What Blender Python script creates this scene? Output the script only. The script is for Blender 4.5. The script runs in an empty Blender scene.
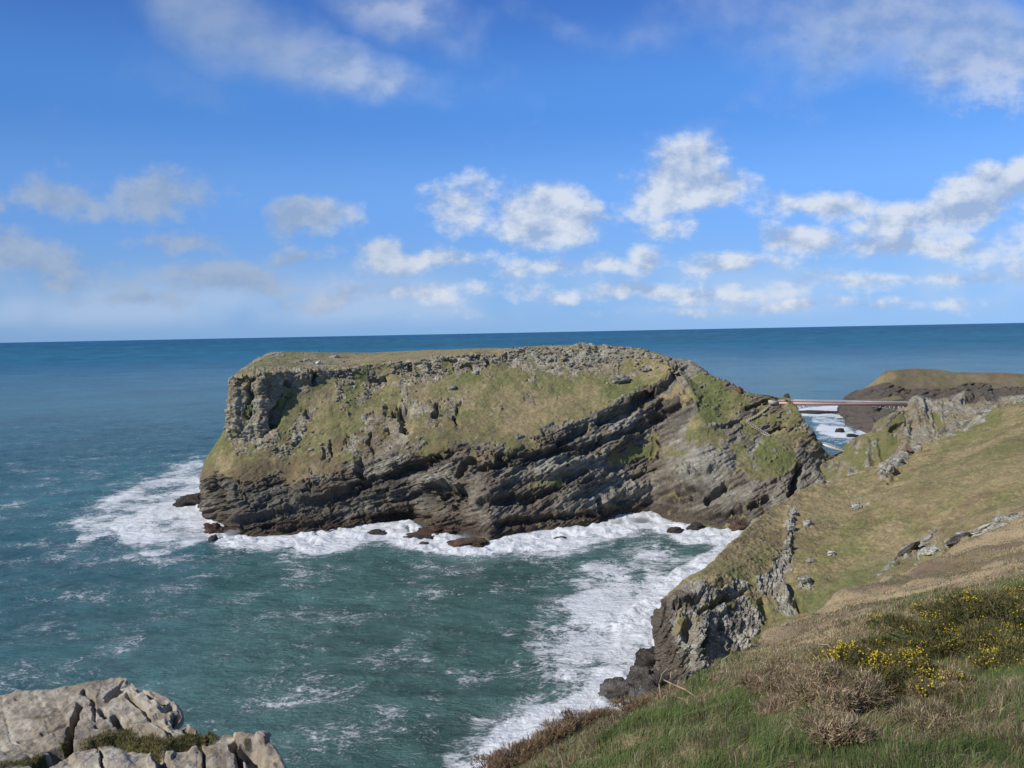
import bpy, math, random
import numpy as np
from mathutils import Matrix, Vector
C = bpy.context.scene.collection
rng = np.random.default_rng(7); random.seed(7)
R = math.radians
# ------------------------------------------------------------------ camera
F, PX, PY, H = 800.0, 512.0, 384.0, 90.0
roll = R(1.12); pitch = math.atan(52.4 / F)
Fw = np.array([0, math.cos(pitch), -math.sin(pitch)])
U0 = np.array([0, math.sin(pitch), math.cos(pitch)]); R0 = np.array([1.0, 0, 0])
Rt = math.cos(roll) * R0 - math.sin(roll) * U0
Up = math.sin(roll) * R0 + math.cos(roll) * U0
EYE = np.array([0, 0, H])
cd = bpy.data.cameras.new('camera'); cam = bpy.data.objects.new('camera', cd); C.objects.link(cam)
M = Matrix.Identity(4)
for i in range(3):
    M[i][0] = Rt[i]; M[i][1] = Up[i]; M[i][2] = -Fw[i]; M[i][3] = EYE[i]
cam.matrix_world = M
cd.sensor_width = 36; cd.lens = 36 * F / 1024; cd.clip_start = 0.1; cd.clip_end = 200000
bpy.context.scene.camera = cam
def pt(x, y, d):
    """point seen at pixel x,y whose forward (world y) distance is d"""
    x = np.asarray(x, float); y = np.asarray(y, float); d = np.asarray(d, float)
    v = Fw + ((x - PX) / F)[..., None] * Rt + ((PY - y) / F)[..., None] * Up
    return EYE + v * (d / v[..., 1])[..., None]
def dsea(x, y, z=0.0):
    v = Fw + ((np.asarray(x, float) - PX) / F)[..., None] * Rt + ((PY - np.asarray(y, float)) / F)[..., None] * Up
    return (z - H) / v[..., 2] * v[..., 1]
def proj(P):
    q = P - EYE; w = q @ Fw; w = np.where(w < 0.05, 0.05, w)
    return PX + F * (q @ Rt) / w, PY - F * (q @ Up) / w
# ------------------------------------------------------------------ light and sky
SUN = np.array([-0.70, -0.34, 0.63]); SUN /= np.linalg.norm(SUN)
sc = bpy.context.scene
sc.view_settings.view_transform = 'Standard'; sc.view_settings.look = 'None'
sc.view_settings.exposure = 0.0; sc.view_settings.gamma = 1
sl = bpy.data.lights.new('sun', 'SUN'); sl.energy = 4.7; sl.angle = R(0.53); sl.color = (1, 0.955, 0.88)
so = bpy.data.objects.new('sun', sl); C.objects.link(so)
so.rotation_euler = Vector(SUN).to_track_quat('Z', 'Y').to_euler()
W = bpy.data.worlds.new('World'); sc.world = W; W.use_nodes = True
wn = W.node_tree; wn.nodes.clear()
class NT:
    def __init__(s, t): s.t = t
    def n(s, typ, ins=None, **kw):
        nd = s.t.nodes.new('ShaderNode' + typ)
        for k, v in kw.items(): setattr(nd, k, v)
        for k, v in (ins or {}).items():
            sk = nd.inputs[k]
            if hasattr(v, 'links') or isinstance(v, bpy.types.NodeSocket): s.t.links.new(v, sk)
            else: sk.default_value = v
        return nd
    def m(s, op, a, b=0.0, c=None, clamp=False):
        i = {0: a, 1: b}
        if c is not None: i[2] = c
        return s.n('Math', i, operation=op, use_clamp=clamp).outputs[0]
    def vm(s, op, a, b=None):
        i = {0: a}
        if b is not None: i[1] = b
        return s.n('VectorMath', i, operation=op).outputs[0]
    def noise(s, v, sc_, det=4, rough=.55, dist=0.0):
        return s.n('TexNoise', {'Vector': v, 'Scale': sc_, 'Detail': det, 'Roughness': rough, 'Distortion': dist}).outputs[0]
    def ss(s, x, a, b):
        return s.n('MapRange', {'Value': x, 'From Min': a, 'From Max': b}, interpolation_type='SMOOTHSTEP', clamp=True).outputs[0]
    def mix(s, f, a, b, mode='MIX'):
        nd = s.t.nodes.new('ShaderNodeMix'); nd.data_type = 'RGBA'; nd.blend_type = mode
        for k, v in ((0, f), (6, a), (7, b)):
            if isinstance(v, bpy.types.NodeSocket): s.t.links.new(v, nd.inputs[k])
            else: nd.inputs[k].default_value = v
        return nd.outputs[2]
w = NT(wn)
sky = w.n('TexSky', sky_type='NISHITA', sun_disc=False, sun_elevation=math.asin(SUN[2]),
          sun_rotation=math.atan2(SUN[0], SUN[1]), altitude=60.0, air_density=1.0, dust_density=0.25, ozone_density=3.0)
hs = w.n('HueSaturation', {'Color': sky.outputs[0], 'Saturation': 1.12, 'Value': 1.0, 'Hue': 0.505})
d = w.n('TexCoord').outputs['Generated']
sep = w.n('SeparateXYZ', {0: d})
ramp = w.n('ValToRGB', {0: w.m('MULTIPLY', sep.outputs[2], 2.0)}); rr = ramp.color_ramp; rr.interpolation = 'EASE'
for i_, (p_, c_) in enumerate([(0.0, (.275, .480, .800)), (.09, (.262, .490, .860)), (.30, (.185, .425, .930)), (.52, (.102, .305, .800)), (.78, (.060, .185, .590)), (1.0, (.045, .14, .46))]):
    e_ = rr.elements[i_] if i_ < 2 else rr.elements.new(p_)
    e_.position = p_; e_.color = (*c_, 1)
side_ = w.m('ADD', .97, w.m('MULTIPLY', sep.outputs[0], .30))
clear = w.vm('SCALE', ramp.outputs[0], None); clear.node.inputs['Scale'].default_value = 1.0
wn.links.new(w.m('MULTIPLY', side_, 10.0), clear.node.inputs['Scale'])
skyc = w.mix(w.ss(sep.outputs[2], .40, .75), clear, hs.outputs[0])
yy = w.m('MAXIMUM', sep.outputs[1], 0.05)
uv = w.n('CombineXYZ', {0: w.m('DIVIDE', sep.outputs[0], yy), 1: w.m('DIVIDE', sep.outputs[2], yy), 2: 0.0}).outputs[0]
def duv(x, y):
    v = Fw + (x - PX) / F * Rt + (PY - y) / F * Up
    return v[0] / v[1], v[2] / v[1]
CL = [ # x, y, rx, ry, strength, tilt(deg, image clockwise)
 (205,8,70,34,1.1,28),(262,42,85,34,1.1,25),(345,68,90,24,.9,12),(412,14,72,28,.72,20),(565,30,60,22,.30,20),(650,40,36,16,.26,0),
 (890,18,140,62,.95,5),(975,46,130,56,1.0,5),(155,196,80,30,.95,3),(55,203,110,22,.86,3),(319,217,50,24,1.1,0),
 (20,262,90,28,.95,8),(180,243,80,14,.78,3),(232,277,84,20,.95,3),(296,258,56,13,.68,-5),(130,297,90,10,.6,0),
 (540,222,66,36,1.08,0),(465,206,44,34,.85,0),(548,198,34,22,1.1,0),(672,184,62,40,1.18,-30),(722,190,42,20,1.0,0),(660,228,60,16,.72,0),
 (820,203,68,19,1.0,0),(945,212,110,28,1.02,-8),(1005,182,70,28,1.1,-10),(1100,210,120,50,1.1,0),(800,242,50,17,.95,0),
 (432,262,80,14,.86,0),(385,250,28,14,.85,0),(560,268,100,13,.76,0),(648,258,24,20,.95,0),(735,264,75,12,.8,0),(900,246,130,17,.86,-2),
 (420,290,180,12,.68,0),(640,292,200,13,.74,0),(900,280,220,12,.66,0),(60,285,90,12,.72,0),(800,306,320,9,.58,0),(330,300,60,12,.66,0),(1300,250,300,90,.9,0),(-250,240,260,60,.8,0)]
wp = w.vm('ADD', uv, w.vm('SCALE', w.vm('SUBTRACT', w.n('TexNoise', {'Vector': uv, 'Scale': 11.0, 'Detail': 5.0}).outputs[1], (.5, .5, .5)), None))
wpn = wp.node.inputs[1].links[0].from_node; wpn.inputs['Scale'].default_value = 0.045
D = None
for (x, y, rx, ry, s_, tl) in CL:
    cu, cv = duv(x, y)
    mp = w.n('Mapping', {'Vector': wp, 'Location': (cu, cv, 0), 'Rotation': (0, 0, -R(tl)), 'Scale': (rx / F * 1.5, ry / F * 1.5, 1)}, vector_type='TEXTURE')
    g = w.n('TexGradient', {0: mp.outputs[0]}, gradient_type='SPHERICAL')
    v = w.m('MULTIPLY', g.outputs['Fac'], s_)
    D = v if D is None else w.m('MAXIMUM', D, v)
st = w.vm('MULTIPLY', uv, (1.0, 1.35, 1.0))
n1 = w.noise(st, 15.0, 9, .60)
off = w.vm('ADD', st, (-0.010, 0.022, 0))
n2 = w.noise(off, 15.0, 5, .55)
n3 = w.noise(st, 5.0, 3, .5)
high = w.ss(sep.outputs[2], .20, .30)
nn = w.n('Mix', {0: high, 2: n1, 3: w.noise(uv, 6.0, 5, .5)}, data_type='FLOAT').outputs[0]
dd = w.m('ADD', w.m('MULTIPLY', D, 0.66), w.m('MULTIPLY', w.m('SUBTRACT', nn, .5), 1.05))
lowband = w.m('MULTIPLY', w.ss(sep.outputs[2], .13, .02), w.ss(sep.outputs[2], -.005, .03))
dd = w.m('ADD', dd, w.m('MULTIPLY', lowband, w.m('MULTIPLY', w.m('SUBTRACT', n3, .40), 0.35)))
alpha = w.n('Mix', {0: high, 2: w.ss(dd, 0.17, 0.50), 3: w.ss(dd, 0.0, 0.55)}, data_type='FLOAT').outputs[0]
alpha = w.m('MULTIPLY', alpha, w.m('SUBTRACT', .88, w.m('MULTIPLY', w.ss(sep.outputs[2], .20, .32), .28)))
edge = w.m('SUBTRACT', n1, n2)
lit = w.m('ADD', 0.52, w.m('MULTIPLY', edge, 4.2), clamp=True)
lit = w.m('MULTIPLY', lit, w.m('SUBTRACT', 1.15, w.m('MULTIPLY', w.ss(dd, .35, .95), .25)), clamp=True)
ccol = w.mix(lit, (3.5, 4.6, 6.7, 1), (7.2, 7.7, 8.5, 1))
# the clouds on the left of the view are thin and grey-blue
lf = w.ss(uv.node.inputs[0].links[0].from_socket, -0.33, -0.05)
ccol = w.mix(w.m('SUBTRACT', 1.0, lf), ccol, w.mix(0.8, ccol, (2.7, 3.8, 5.7, 1)))
hz = w.m('MULTIPLY', w.m('MULTIPLY', w.ss(sep.outputs[2], .10, .035), w.ss(sep.outputs[2], 0.0, .03)), w.m('MULTIPLY', w.ss(n3, .35, .6), .38))
skyc = w.mix(hz, skyc, (6.2, 7.0, 8.3, 1))
ccol = w.mix(w.m('MULTIPLY', high, w.ss(uv.node.inputs[0].links[0].from_socket, .1, .45)), ccol, w.mix(.55, ccol, (2.6, 3.6, 5.6, 1)))
final = w.mix(alpha, skyc, ccol)
bg = w.n('Background', {'Color': final, 'Strength': 0.10})
w.n('OutputWorld', {0: bg.outputs[0]})
# ------------------------------------------------------------------ numpy noise
def _h(ix, iy, iz, s=0):
    h = (ix.astype(np.uint32) * np.uint32(374761393) + iy.astype(np.uint32) * np.uint32(668265263) + iz.astype(np.uint32) * np.uint32(2147483647 // 3 * 2 + 1) + np.uint32((s * 1274126177) & 0xffffffff))
    h = (h ^ (h >> np.uint32(13))) * np.uint32(1274126177); h = (h ^ (h >> np.uint32(16))) * np.uint32(2246822519)
    return h ^ (h >> np.uint32(15))
def h01(ix, iy, iz=None, s=0):
    ix = np.asarray(ix).astype(np.int64); iy = np.asarray(iy).astype(np.int64)
    iz = np.zeros_like(ix) if iz is None else np.asarray(iz).astype(np.int64)
    return _h(ix, iy, iz, s).astype(np.float64) / 4294967295.0
def vnoise(P, s=0):
    """value noise, 0..1"""
    I = np.floor(P).astype(np.int64); f = P - I; f = f * f * f * (f * (f * 6 - 15) + 10)
    x, y, z = I[..., 0], I[..., 1], I[..., 2]; r = 0
    for a in (0, 1):
        wa = f[..., 0] if a else 1 - f[..., 0]
        for b in (0, 1):
            wb = f[..., 1] if b else 1 - f[..., 1]
            for c in (0, 1):
                wc = f[..., 2] if c else 1 - f[..., 2]
                r = r + wa * wb * wc * h01(x + a, y + b, z + c, s)
    return r
def fbm(P, sc_, oc=4, s=0, g=.5):
    P = P / sc_; r = 0; a = 1; t = 0
    for o in range(oc):
        r = r + a * vnoise(P + 17.3 * o, s + o); t += a; a *= g; P = P * 2.03
    return r / t
def sstep(x, a, b):
    t = np.clip((x - a) / (b - a), 0, 1); return t * t * (3 - 2 * t)
def strokes(X, Y, L, default_r=4.0):
    """sum of soft brush strokes; each is (points, radius, value)"""
    out = np.zeros(X.shape); 
    for pts, r, val in L:
        m = np.zeros(X.shape)
        if len(pts) == 1: pts = [pts[0], (pts[0][0] + .01, pts[0][1])]
        xs = [p[0] for p in pts]; ys = [p[1] for p in pts]
        bb = (X > min(xs) - 2 * r) & (X < max(xs) + 2 * r) & (Y > min(ys) - 2 * r) & (Y < max(ys) + 2 * r)
        if not bb.any(): continue
        x = X[bb]; y = Y[bb]; best = np.full(x.shape, 1e9)
        for (ax, ay), (bx, by) in zip(pts[:-1], pts[1:]):
            dx, dy = bx - ax, by - ay; L2 = dx * dx + dy * dy + 1e-9
            t = np.clip(((x - ax) * dx + (y - ay) * dy) / L2, 0, 1)
            best = np.minimum(best, np.hypot(x - ax - t * dx, y - ay - t * dy))
        k = sstep(best / r, 1.35, 0.55) * val
        o = out[bb]; out[bb] = np.where(np.abs(k) > np.abs(o), k, o)
    return out
def inpoly(X, Y, poly):
    r = np.zeros(X.shape, bool); n = len(poly)
    for i in range(n):
        x1, y1 = poly[i]; x2, y2 = poly[(i + 1) % n]
        if y1 == y2: continue
        c = ((Y < y1) != (Y < y2)) & (X < (x2 - x1) * (Y - y1) / (y2 - y1) + x1)
        r ^= c
    return r
# ------------------------------------------------------------------ meshes
def tag(o, label=None, cat=None, group=None, kind=None):
    if label: o['label'] = label
    if cat: o['category'] = cat
    if group: o['group'] = group
    if kind: o['kind'] = kind
    return o
def rawmesh(name, V, faces_flat, sizes, mat, col=None, attrs=None, parent=None, smooth=True):
    me = bpy.data.meshes.new(name); V = np.ascontiguousarray(V, np.float32)
    me.vertices.add(len(V)); me.vertices.foreach_set('co', V.ravel())
    ff = np.asarray(faces_flat, np.int32).ravel(); me.loops.add(len(ff)); me.loops.foreach_set('vertex_index', ff)
    sizes = np.asarray(sizes, np.int32); me.polygons.add(len(sizes))
    me.polygons.foreach_set('loop_start', np.concatenate([[0], np.cumsum(sizes)[:-1]]).astype(np.int32))
    me.update(calc_edges=True); me.validate()
    if smooth: me.polygons.foreach_set('use_smooth', np.ones(len(me.polygons), bool))
    if col is not None:
        a = me.color_attributes.new('tint', 'FLOAT_COLOR', 'POINT')
        c4 = np.ones((len(V), 4), np.float32); c4[:, :3] = col; a.data.foreach_set('color', c4.ravel())
    for k, v in (attrs or {}).items():
        a = me.attributes.new(k, 'FLOAT', 'POINT'); a.data.foreach_set('value', np.asarray(v, np.float32).ravel())
    me.materials.append(mat)
    o = bpy.data.objects.new(name, me); C.objects.link(o)
    if parent: o.parent = parent
    return o
def gridfaces(nr, nc):
    i = np.arange(nr - 1)[:, None] * nc + np.arange(nc - 1)[None]
    return np.stack([i, i + 1, i + nc + 1, i + nc], -1).reshape(-1, 4)
def gridmesh(name, G, mat, col=None, attrs=None, **k):
    nr, nc = G.shape[:2]; f = gridfaces(nr, nc)
    return rawmesh(name, G.reshape(-1, 3), f, np.full(len(f), 4), mat, None if col is None else col.reshape(-1, 3),
                   {a: b.reshape(-1) for a, b in (attrs or {}).items()}, **k)
def pchip(xk, yk, x):
    xk = np.asarray(xk, float); yk = np.asarray(yk, float); h = np.diff(xk); dl = np.diff(yk) / h
    m = np.zeros(len(xk)); m[0], m[-1] = dl[0], dl[-1]
    for i in range(1, len(xk) - 1):
        if dl[i - 1] * dl[i] > 0:
            w1, w2 = 2 * h[i] + h[i - 1], h[i] + 2 * h[i - 1]; m[i] = (w1 + w2) / (w1 / dl[i - 1] + w2 / dl[i])
    i = np.clip(np.searchsorted(xk, x) - 1, 0, len(xk) - 2); t = np.clip((x - xk[i]) / h[i], 0, 1)
    return ((2*t**3 - 3*t**2 + 1) * yk[i] + (t**3 - 2*t**2 + t) * h[i] * m[i] + (-2*t**3 + 3*t**2) * yk[i+1] + (t**3 - t**2) * h[i] * m[i+1])
def line(K, u):
    """K: (u, x, y, d) or (x, y, d), d None = at sea level"""
    K = [(k[0],) + tuple(k) if len(k) == 3 else k for k in K]
    K = [(a, x, y, float(dsea(x, y)) if d_ is None else d_) for a, x, y, d_ in K]
    K = np.array(K, float)
    return pt(pchip(K[:, 0], K[:, 1], u), pchip(K[:, 0], K[:, 2], u), pchip(K[:, 0], K[:, 3], u))
def loft(lines, rows, smooth=2):
    """lines: list of (ncol,3) world curves; rows between consecutive"""
    out = []; idx = []
    for k in range(len(lines) - 1):
        t = np.linspace(0, 1, rows[k], endpoint=False)[:, None, None]
        out.append(lines[k][None] * (1 - t) + lines[k + 1][None] * t); idx.append(k + t[:, 0, 0])
    out.append(lines[-1][None]); idx.append(np.array([len(lines) - 1.0]))
    G = np.concatenate(out, 0); V = np.concatenate(idx)
    for _ in range(smooth):
        G[1:-1] = .25 * G[:-2] + .5 * G[1:-1] + .25 * G[2:]
    return G, V
def normals(G):
    du = np.gradient(G, axis=1); dv = np.gradient(G, axis=0); N = np.cross(du, dv)
    N /= np.linalg.norm(N, axis=-1, keepdims=True) + 1e-9
    if (N[..., 1].mean() > 0): N = -N
    return N
def blocks(P, A, h, wd, s=0, warp=1.5, soft=.10, ax=0):
    """displacement of bedded, jointed rock: layers dipping by A, each cut into blocks; -1..1"""
    wv = (fbm(P, h * 9, 3, s + 50) - .5) * warp * h
    q = P[..., 2] * math.cos(A) - P[..., ax] * math.sin(A) + wv + (P[..., 1] * 0.12)
    t = P[..., ax] * math.cos(A) + P[..., 2] * math.sin(A) + P[..., 1] * .4 + (fbm(P, wd * 3, 2, s + 60) - .5) * wd * 1.2
    qi = np.floor(q / h); qf = q / h - qi
    def lay(k):
        tt = t / wd * (0.6 + .8 * h01(k, k * 0, s=s + 3)) + h01(k, k * 0, s=s) * 7; ti = np.floor(tt); tf = tt - ti
        a = h01(k, ti, s=s + 1); b = h01(k, ti + 1, s=s + 1)
        return a + (b - a) * sstep(tf, 1 - soft, 1)
    a = lay(qi); b = lay(qi + 1)
    return (a + (b - a) * sstep(qf, 1 - soft, 1)) * 2 - 1 + 0.35 * (0.5 - qf)
def col(*c): return np.array(c, float)
def lerp(a, b, t): return a + (b - a) * t[..., None]
ROCK_GREY = col(.200, .180, .142); ROCK_PALE = col(.33, .32, .265); ROCK_DARK = col(.066, .058, .048); ROCK_BROWN = col(.115, .083, .056); OCHRE = col(.20, .155, .085)
G_OLIVE = col(.158, .145, .064); G_TAN = col(.240, .192, .104); G_GREEN = col(.112, .130, .044); G_BROWN = col(.145, .105, .062)
# ------------------------------------------------------------------ materials
def mat(name):
    m = bpy.data.materials.new(name); m.use_nodes = True; m.node_tree.nodes.clear(); return m, NT(m.node_tree)
def land_material(name, s1, bump, rough=.92, crack=.5):
    m, t = mat(name)
    pos = t.n('NewGeometry').outputs['Position']; c = t.n('Attribute', attribute_name='tint').outputs['Color']
    rk = t.n('Attribute', attribute_name='rock').outputs['Fac']
    a = t.noise(pos, s1, 6, .65); b = t.noise(pos, s1 * .23, 5, .6)
    cr = t.n('TexVoronoi', {'Vector': t.vm('MULTIPLY', pos, (1, 1, 2.4)), 'Scale': s1 * .7}, feature='DISTANCE_TO_EDGE').outputs[0]
    f = t.m('ADD', t.m('MULTIPLY', a, 1.1), t.m('MULTIPLY', b, .6)); f = t.m('ADD', .18, f)
    cc = t.mix(1.0, c, t.n('CombineColor', {0: f, 1: f, 2: f}).outputs[0], 'MULTIPLY')
    lich = t.m('MULTIPLY', t.ss(t.noise(pos, s1 * 1.7, 3), .60, .74), t.m('MULTIPLY', rk, .45))
    cc = t.mix(lich, cc, (.36, .34, .27, 1))
    hgt = t.m('ADD', a, t.m('MULTIPLY', t.m('MULTIPLY', t.ss(cr, 0, .12), rk), crack))
    bp = t.n('Bump', {'Height': hgt, 'Strength': .85, 'Distance': bump})
    p = t.n('BsdfPrincipled', {'Base Color': cc, 'Roughness': rough, 'Normal': bp.outputs[0], 'Specular IOR Level': .25})
    t.n('OutputMaterial', {0: p.outputs[0]}); return m
M_ISLE = land_material('island_rock_and_turf', 0.9, 0.45)
M_NEAR = land_material('near_rock_and_turf', 14.0, 0.018, crack=.12)
def simple(name, c, rough=.6, metal=0, ns=0, amt=.3):
    m, t = mat(name); cc = (*c, 1)
    if ns:
        pos = t.n('TexCoord').outputs['Object']; f = t.m('ADD', 1 - amt, t.m('MULTIPLY', t.noise(pos, ns, 5), 2 * amt))
        cc = t.mix(1.0, cc, t.n('CombineColor', {0: f, 1: f, 2: f}).outputs[0], 'MULTIPLY')
    p = t.n('BsdfPrincipled', {'Base Color': cc, 'Roughness': rough, 'Metallic': metal})
    t.n('OutputMaterial', {0: p.outputs[0]}); return m
def tint_material(name, trans=.3, rough=.75):
    m, t = mat(name); c = t.n('Attribute', attribute_name='tint').outputs['Color']
    p = t.n('BsdfPrincipled', {'Base Color': c, 'Roughness': rough, 'Specular IOR Level': .2})
    tr = t.n('BsdfTranslucent', {'Color': c}); mx = t.n('MixShader', {0: trans, 1: p.outputs[0], 2: tr.outputs[0]})
    t.n('OutputMaterial', {0: mx.outputs[0]}); return m
M_BLADE = tint_material('grass_blades'); M_LEAF = tint_material('bush_leaves', .2)
# ------------------------------------------------------------------ sea
def sea_material():
    m, t = mat('sea_water')
    pos = t.n('NewGeometry').outputs['Position']; c = t.n('Attribute', attribute_name='tint').outputs['Color']
    fo = t.n('Attribute', attribute_name='foam').outputs['Fac']
    xy = t.vm('MULTIPLY', pos, (1, 1, 0))
    wv = t.n('TexNoise', {'Vector': xy, 'Scale': .05, 'Detail': 4.0}).outputs[1]
    wxy = t.vm('ADD', xy, t.vm('MULTIPLY', t.vm('SUBTRACT', wv, (.5, .5, .5)), (14, 14, 0)))
    el = t.vm('MULTIPLY', wxy, (.7, 1, 0))
    big = t.noise(wxy, .045, 4, .6)
    rid = t.m('SUBTRACT', 1.0, t.m('MULTIPLY', t.m('ABSOLUTE', t.m('SUBTRACT', t.noise(el, .20, 6, .65, .8), .5)), 6.0))
    fine = t.noise(el, 1.1, 7, .80); mid = t.noise(el, .30, 5, .65)
    nz = t.m('ADD', t.m('MULTIPLY', t.m('SUBTRACT', fine, .5), 2.5), t.m('MULTIPLY', t.m('SUBTRACT', mid, .5), 1.3))
    nz = t.m('ADD', nz, t.m('MULTIPLY', t.m('SUBTRACT', big, .5), 1.9)); nz = t.m('ADD', nz, t.m('MULTIPLY', rid, .22))
    k = t.m('ADD', nz, t.m('SUBTRACT', t.m('MULTIPLY', fo, 1.55), .62))
    fac = t.m('MULTIPLY', t.ss(k, -.04, .44), .96)
    fac = t.m('MULTIPLY', fac, t.ss(fo, 0.02, 0.12))
    # milky aerated water below the foam
    milky = t.mix(t.m('MULTIPLY', t.ss(fo, .12, .9), .55), c, (.20, .30, .29, 1))
    swell_shade = t.noise(t.vm('MULTIPLY', wxy, (.35, 1, 0)), .05, 5, .6)
    f = t.m('ADD', .05, t.m('MULTIPLY', swell_shade, 1.15)); f = t.m('ADD', f, t.m('MULTIPLY', t.m('SUBTRACT', t.noise(t.vm('MULTIPLY', wxy, (.6, 1, 0)), .13, 5, .6), .5), .9)); f = t.m('ADD', f, t.m('MULTIPLY', t.noise(el, .5, 6, .7), .6))  # light and dark of the swell relief, put into the base colour
    base = t.mix(1.0, milky, t.n('CombineColor', {0: f, 1: f, 2: f}).outputs[0], 'MULTIPLY')
    cc = t.mix(fac, base, (.78, .80, .82, 1))
    chop = t.m('ADD', t.m('MULTIPLY', t.noise(t.vm('MULTIPLY', xy, (.55, 1, 0)), .11, 9, .66), 4.2), t.m('MULTIPLY', fac, .25))
    dist_ = t.n('VectorMath', {0: xy}, operation='LENGTH').outputs['Value']; fa = t.ss(dist_, 900, 5000)
    bp = t.n('Bump', {'Height': chop, 'Strength': t.m('SUBTRACT', .85, t.m('MULTIPLY', fa, .80)), 'Distance': 1.6})
    p = t.n('BsdfPrincipled', {'Base Color': cc, 'Roughness': t.m('ADD', t.m('ADD', .16, t.m('MULTIPLY', fa, .34)), t.m('MULTIPLY', fac, .4)), 'Normal': bp.outputs[0], 'IOR': 1.33, 'Specular IOR Level': .30})
    t.n('OutputMaterial', {0: p.outputs[0]}); return m
M_SEA = sea_material()
FOAM = [([(198,478),(165,492),(120,508),(85,522)],17,.62),([(205,500),(165,515),(130,528)],17,.85),([(215,528),(180,536),(150,540)],13,.75),
 ([(232,543),(262,546),(300,543),(345,537),(390,535),(425,545)],8,.95),([(425,541),(455,541),(490,549),(520,545),(560,538),(600,533),(640,523),(665,527)],8,1.0),
 ([(500,552),(560,546),(610,540)],9,.62),([(600,527),(640,518),(660,522),(690,532),(735,540)],9,.95),([(690,540),(720,548)],12,.5),
 ([(190,470),(230,470)],14,.4),([(60,540),(130,545),(200,552)],22,.30),([(0,490),(60,480),(110,470)],26,.22),([(0,520),(90,500)],20,.25),
 ([(700,568),(660,582),(620,592),(570,605)],15,.42),([(660,600),(640,640),(640,680)],34,.97),([(610,600),(590,650),(600,700)],40,.74),([(560,625),(560,670)],24,.42),([(620,690),(580,725),(520,750),(500,775)],28,.95),([(560,610),(545,640)],25,.45),
 ([(530,730),(480,768)],38,.62),([(540,665),(480,690),(430,705)],22,.27),([(440,600),(520,585),(600,565)],14,.20),([(260,690),(330,700),(300,730)],30,.33),([(230,660),(400,650)],26,.22),([(290,740),(420,745)],30,.30),
 ([(350,640),(430,660)],16,.22),([(230,560),(330,558),(430,560)],14,.28),
 ([(800,409),(840,408)],2.6,.95),([(803,414),(842,416)],2.2,.8),([(815,420),(842,424)],3.5,.6),([(822,429),(850,434)],5,.9),([(815,440),(850,442)],4,.35),([(860,434),(875,440)],5,.7)]
SHORE = [([(200,506),(214,524),(238,542),(262,541),(300,538),(330,535),(386,527),(410,524)],5,.85),([(410,524),(425,533),(462,538),(490,545),(503,541),(550,535),(596,529),(620,521),(648,518),(675,526),(705,531),(735,534)],5,.95),([(655,700),(640,706),(600,706)],9,1.0),([(652,640),(648,600),(680,575),(740,545)],10,.8),([(230,538),(245,534)],5,1.0)]
def make_sea():
    tx = np.concatenate([np.linspace(-6, -.76, 40), np.linspace(-.75, .75, 1150), np.linspace(.76, 6, 40)])
    yb = np.concatenate([np.linspace(2600, 830, 60), np.linspace(828, 340, 560), 331.5 + 8 * np.exp(-np.linspace(0, 7, 50))])
    dd_ = H * F / (yb - 331.4)
    dd_ = np.concatenate([[-400, -100, 8], dd_[dd_ > 12]])
    dd_ = np.minimum(dd_, 60000); dd_ = np.unique(dd_)
    X = dd_[:, None] * tx[None]; X[dd_ < 30] = 30 * tx[None] * 6; Y = np.repeat(dd_[:, None], len(tx), 1)
    P = np.stack([X, Y, 0 * X], -1)
    px, py = proj(P); px = np.where(Y < 5, -9999, px); fz = np.clip((py - 420) / 120, .1, 1)
    jx = px + (fbm(P, 26, 4, 5) - .5) * 44 * fz; jy = py + (fbm(P, 26, 4, 9) - .5) * 26 * fz
    foam = np.maximum(strokes(jx, jy, [(a_, b_ * 1.15, c_ * .85) for a_, b_, c_ in FOAM]), strokes(px, py, [(a_, b_ * .8, c_) for a_, b_, c_ in FOAM]) * .55 )
    foam = np.maximum(foam, strokes(jx, jy, [(a_, b_ * 2.0, c_ * .42) for a_, b_, c_ in FOAM]))
    foam *= .62 + .76 * fbm(P, 15, 4, 55)
    foam = np.maximum(foam, strokes(px + (jx - px) * .3, py + (jy - py) * .3, SHORE) * (.75 + .5 * fbm(P, 8, 3, 56)))
    near = np.clip(1 - Y / 1500, 0, 1)
    foam = np.maximum(foam, .13 * sstep(Y, 900, 150) + .07 * sstep(Y, 2500, 500))
    z = np.zeros_like(X)
    for (wl, ang, a) in ((41, 70, .26), (23, 104, .17), (13, 52, .12), (9, 121, .09)):
        k = 2 * math.pi / wl; dx, dy = math.cos(R(ang)), math.sin(R(ang))
        z += a * np.sin(k * (X * dx + Y * dy) + 16 * fbm(P, wl * 3, 3, int(wl)))
    z *= sstep(Y, 1300, 500)
    strong = sstep(foam, .62, .95)
    z += strong * (fbm(P, 4, 4, 77) - .35) * 3.4 * sstep(Y, 800, 500)
    P[..., 2] = z
    d_ = np.hypot(X, Y)
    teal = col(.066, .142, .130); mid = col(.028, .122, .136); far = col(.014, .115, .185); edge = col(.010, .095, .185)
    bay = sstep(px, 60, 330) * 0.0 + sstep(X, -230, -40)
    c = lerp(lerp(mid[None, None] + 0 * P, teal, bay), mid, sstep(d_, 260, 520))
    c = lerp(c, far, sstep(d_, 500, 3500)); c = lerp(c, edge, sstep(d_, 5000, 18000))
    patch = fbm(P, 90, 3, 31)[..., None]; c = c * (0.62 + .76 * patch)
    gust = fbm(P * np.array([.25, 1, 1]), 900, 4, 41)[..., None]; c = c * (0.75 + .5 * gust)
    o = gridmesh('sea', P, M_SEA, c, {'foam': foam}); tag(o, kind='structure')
make_sea()
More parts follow.
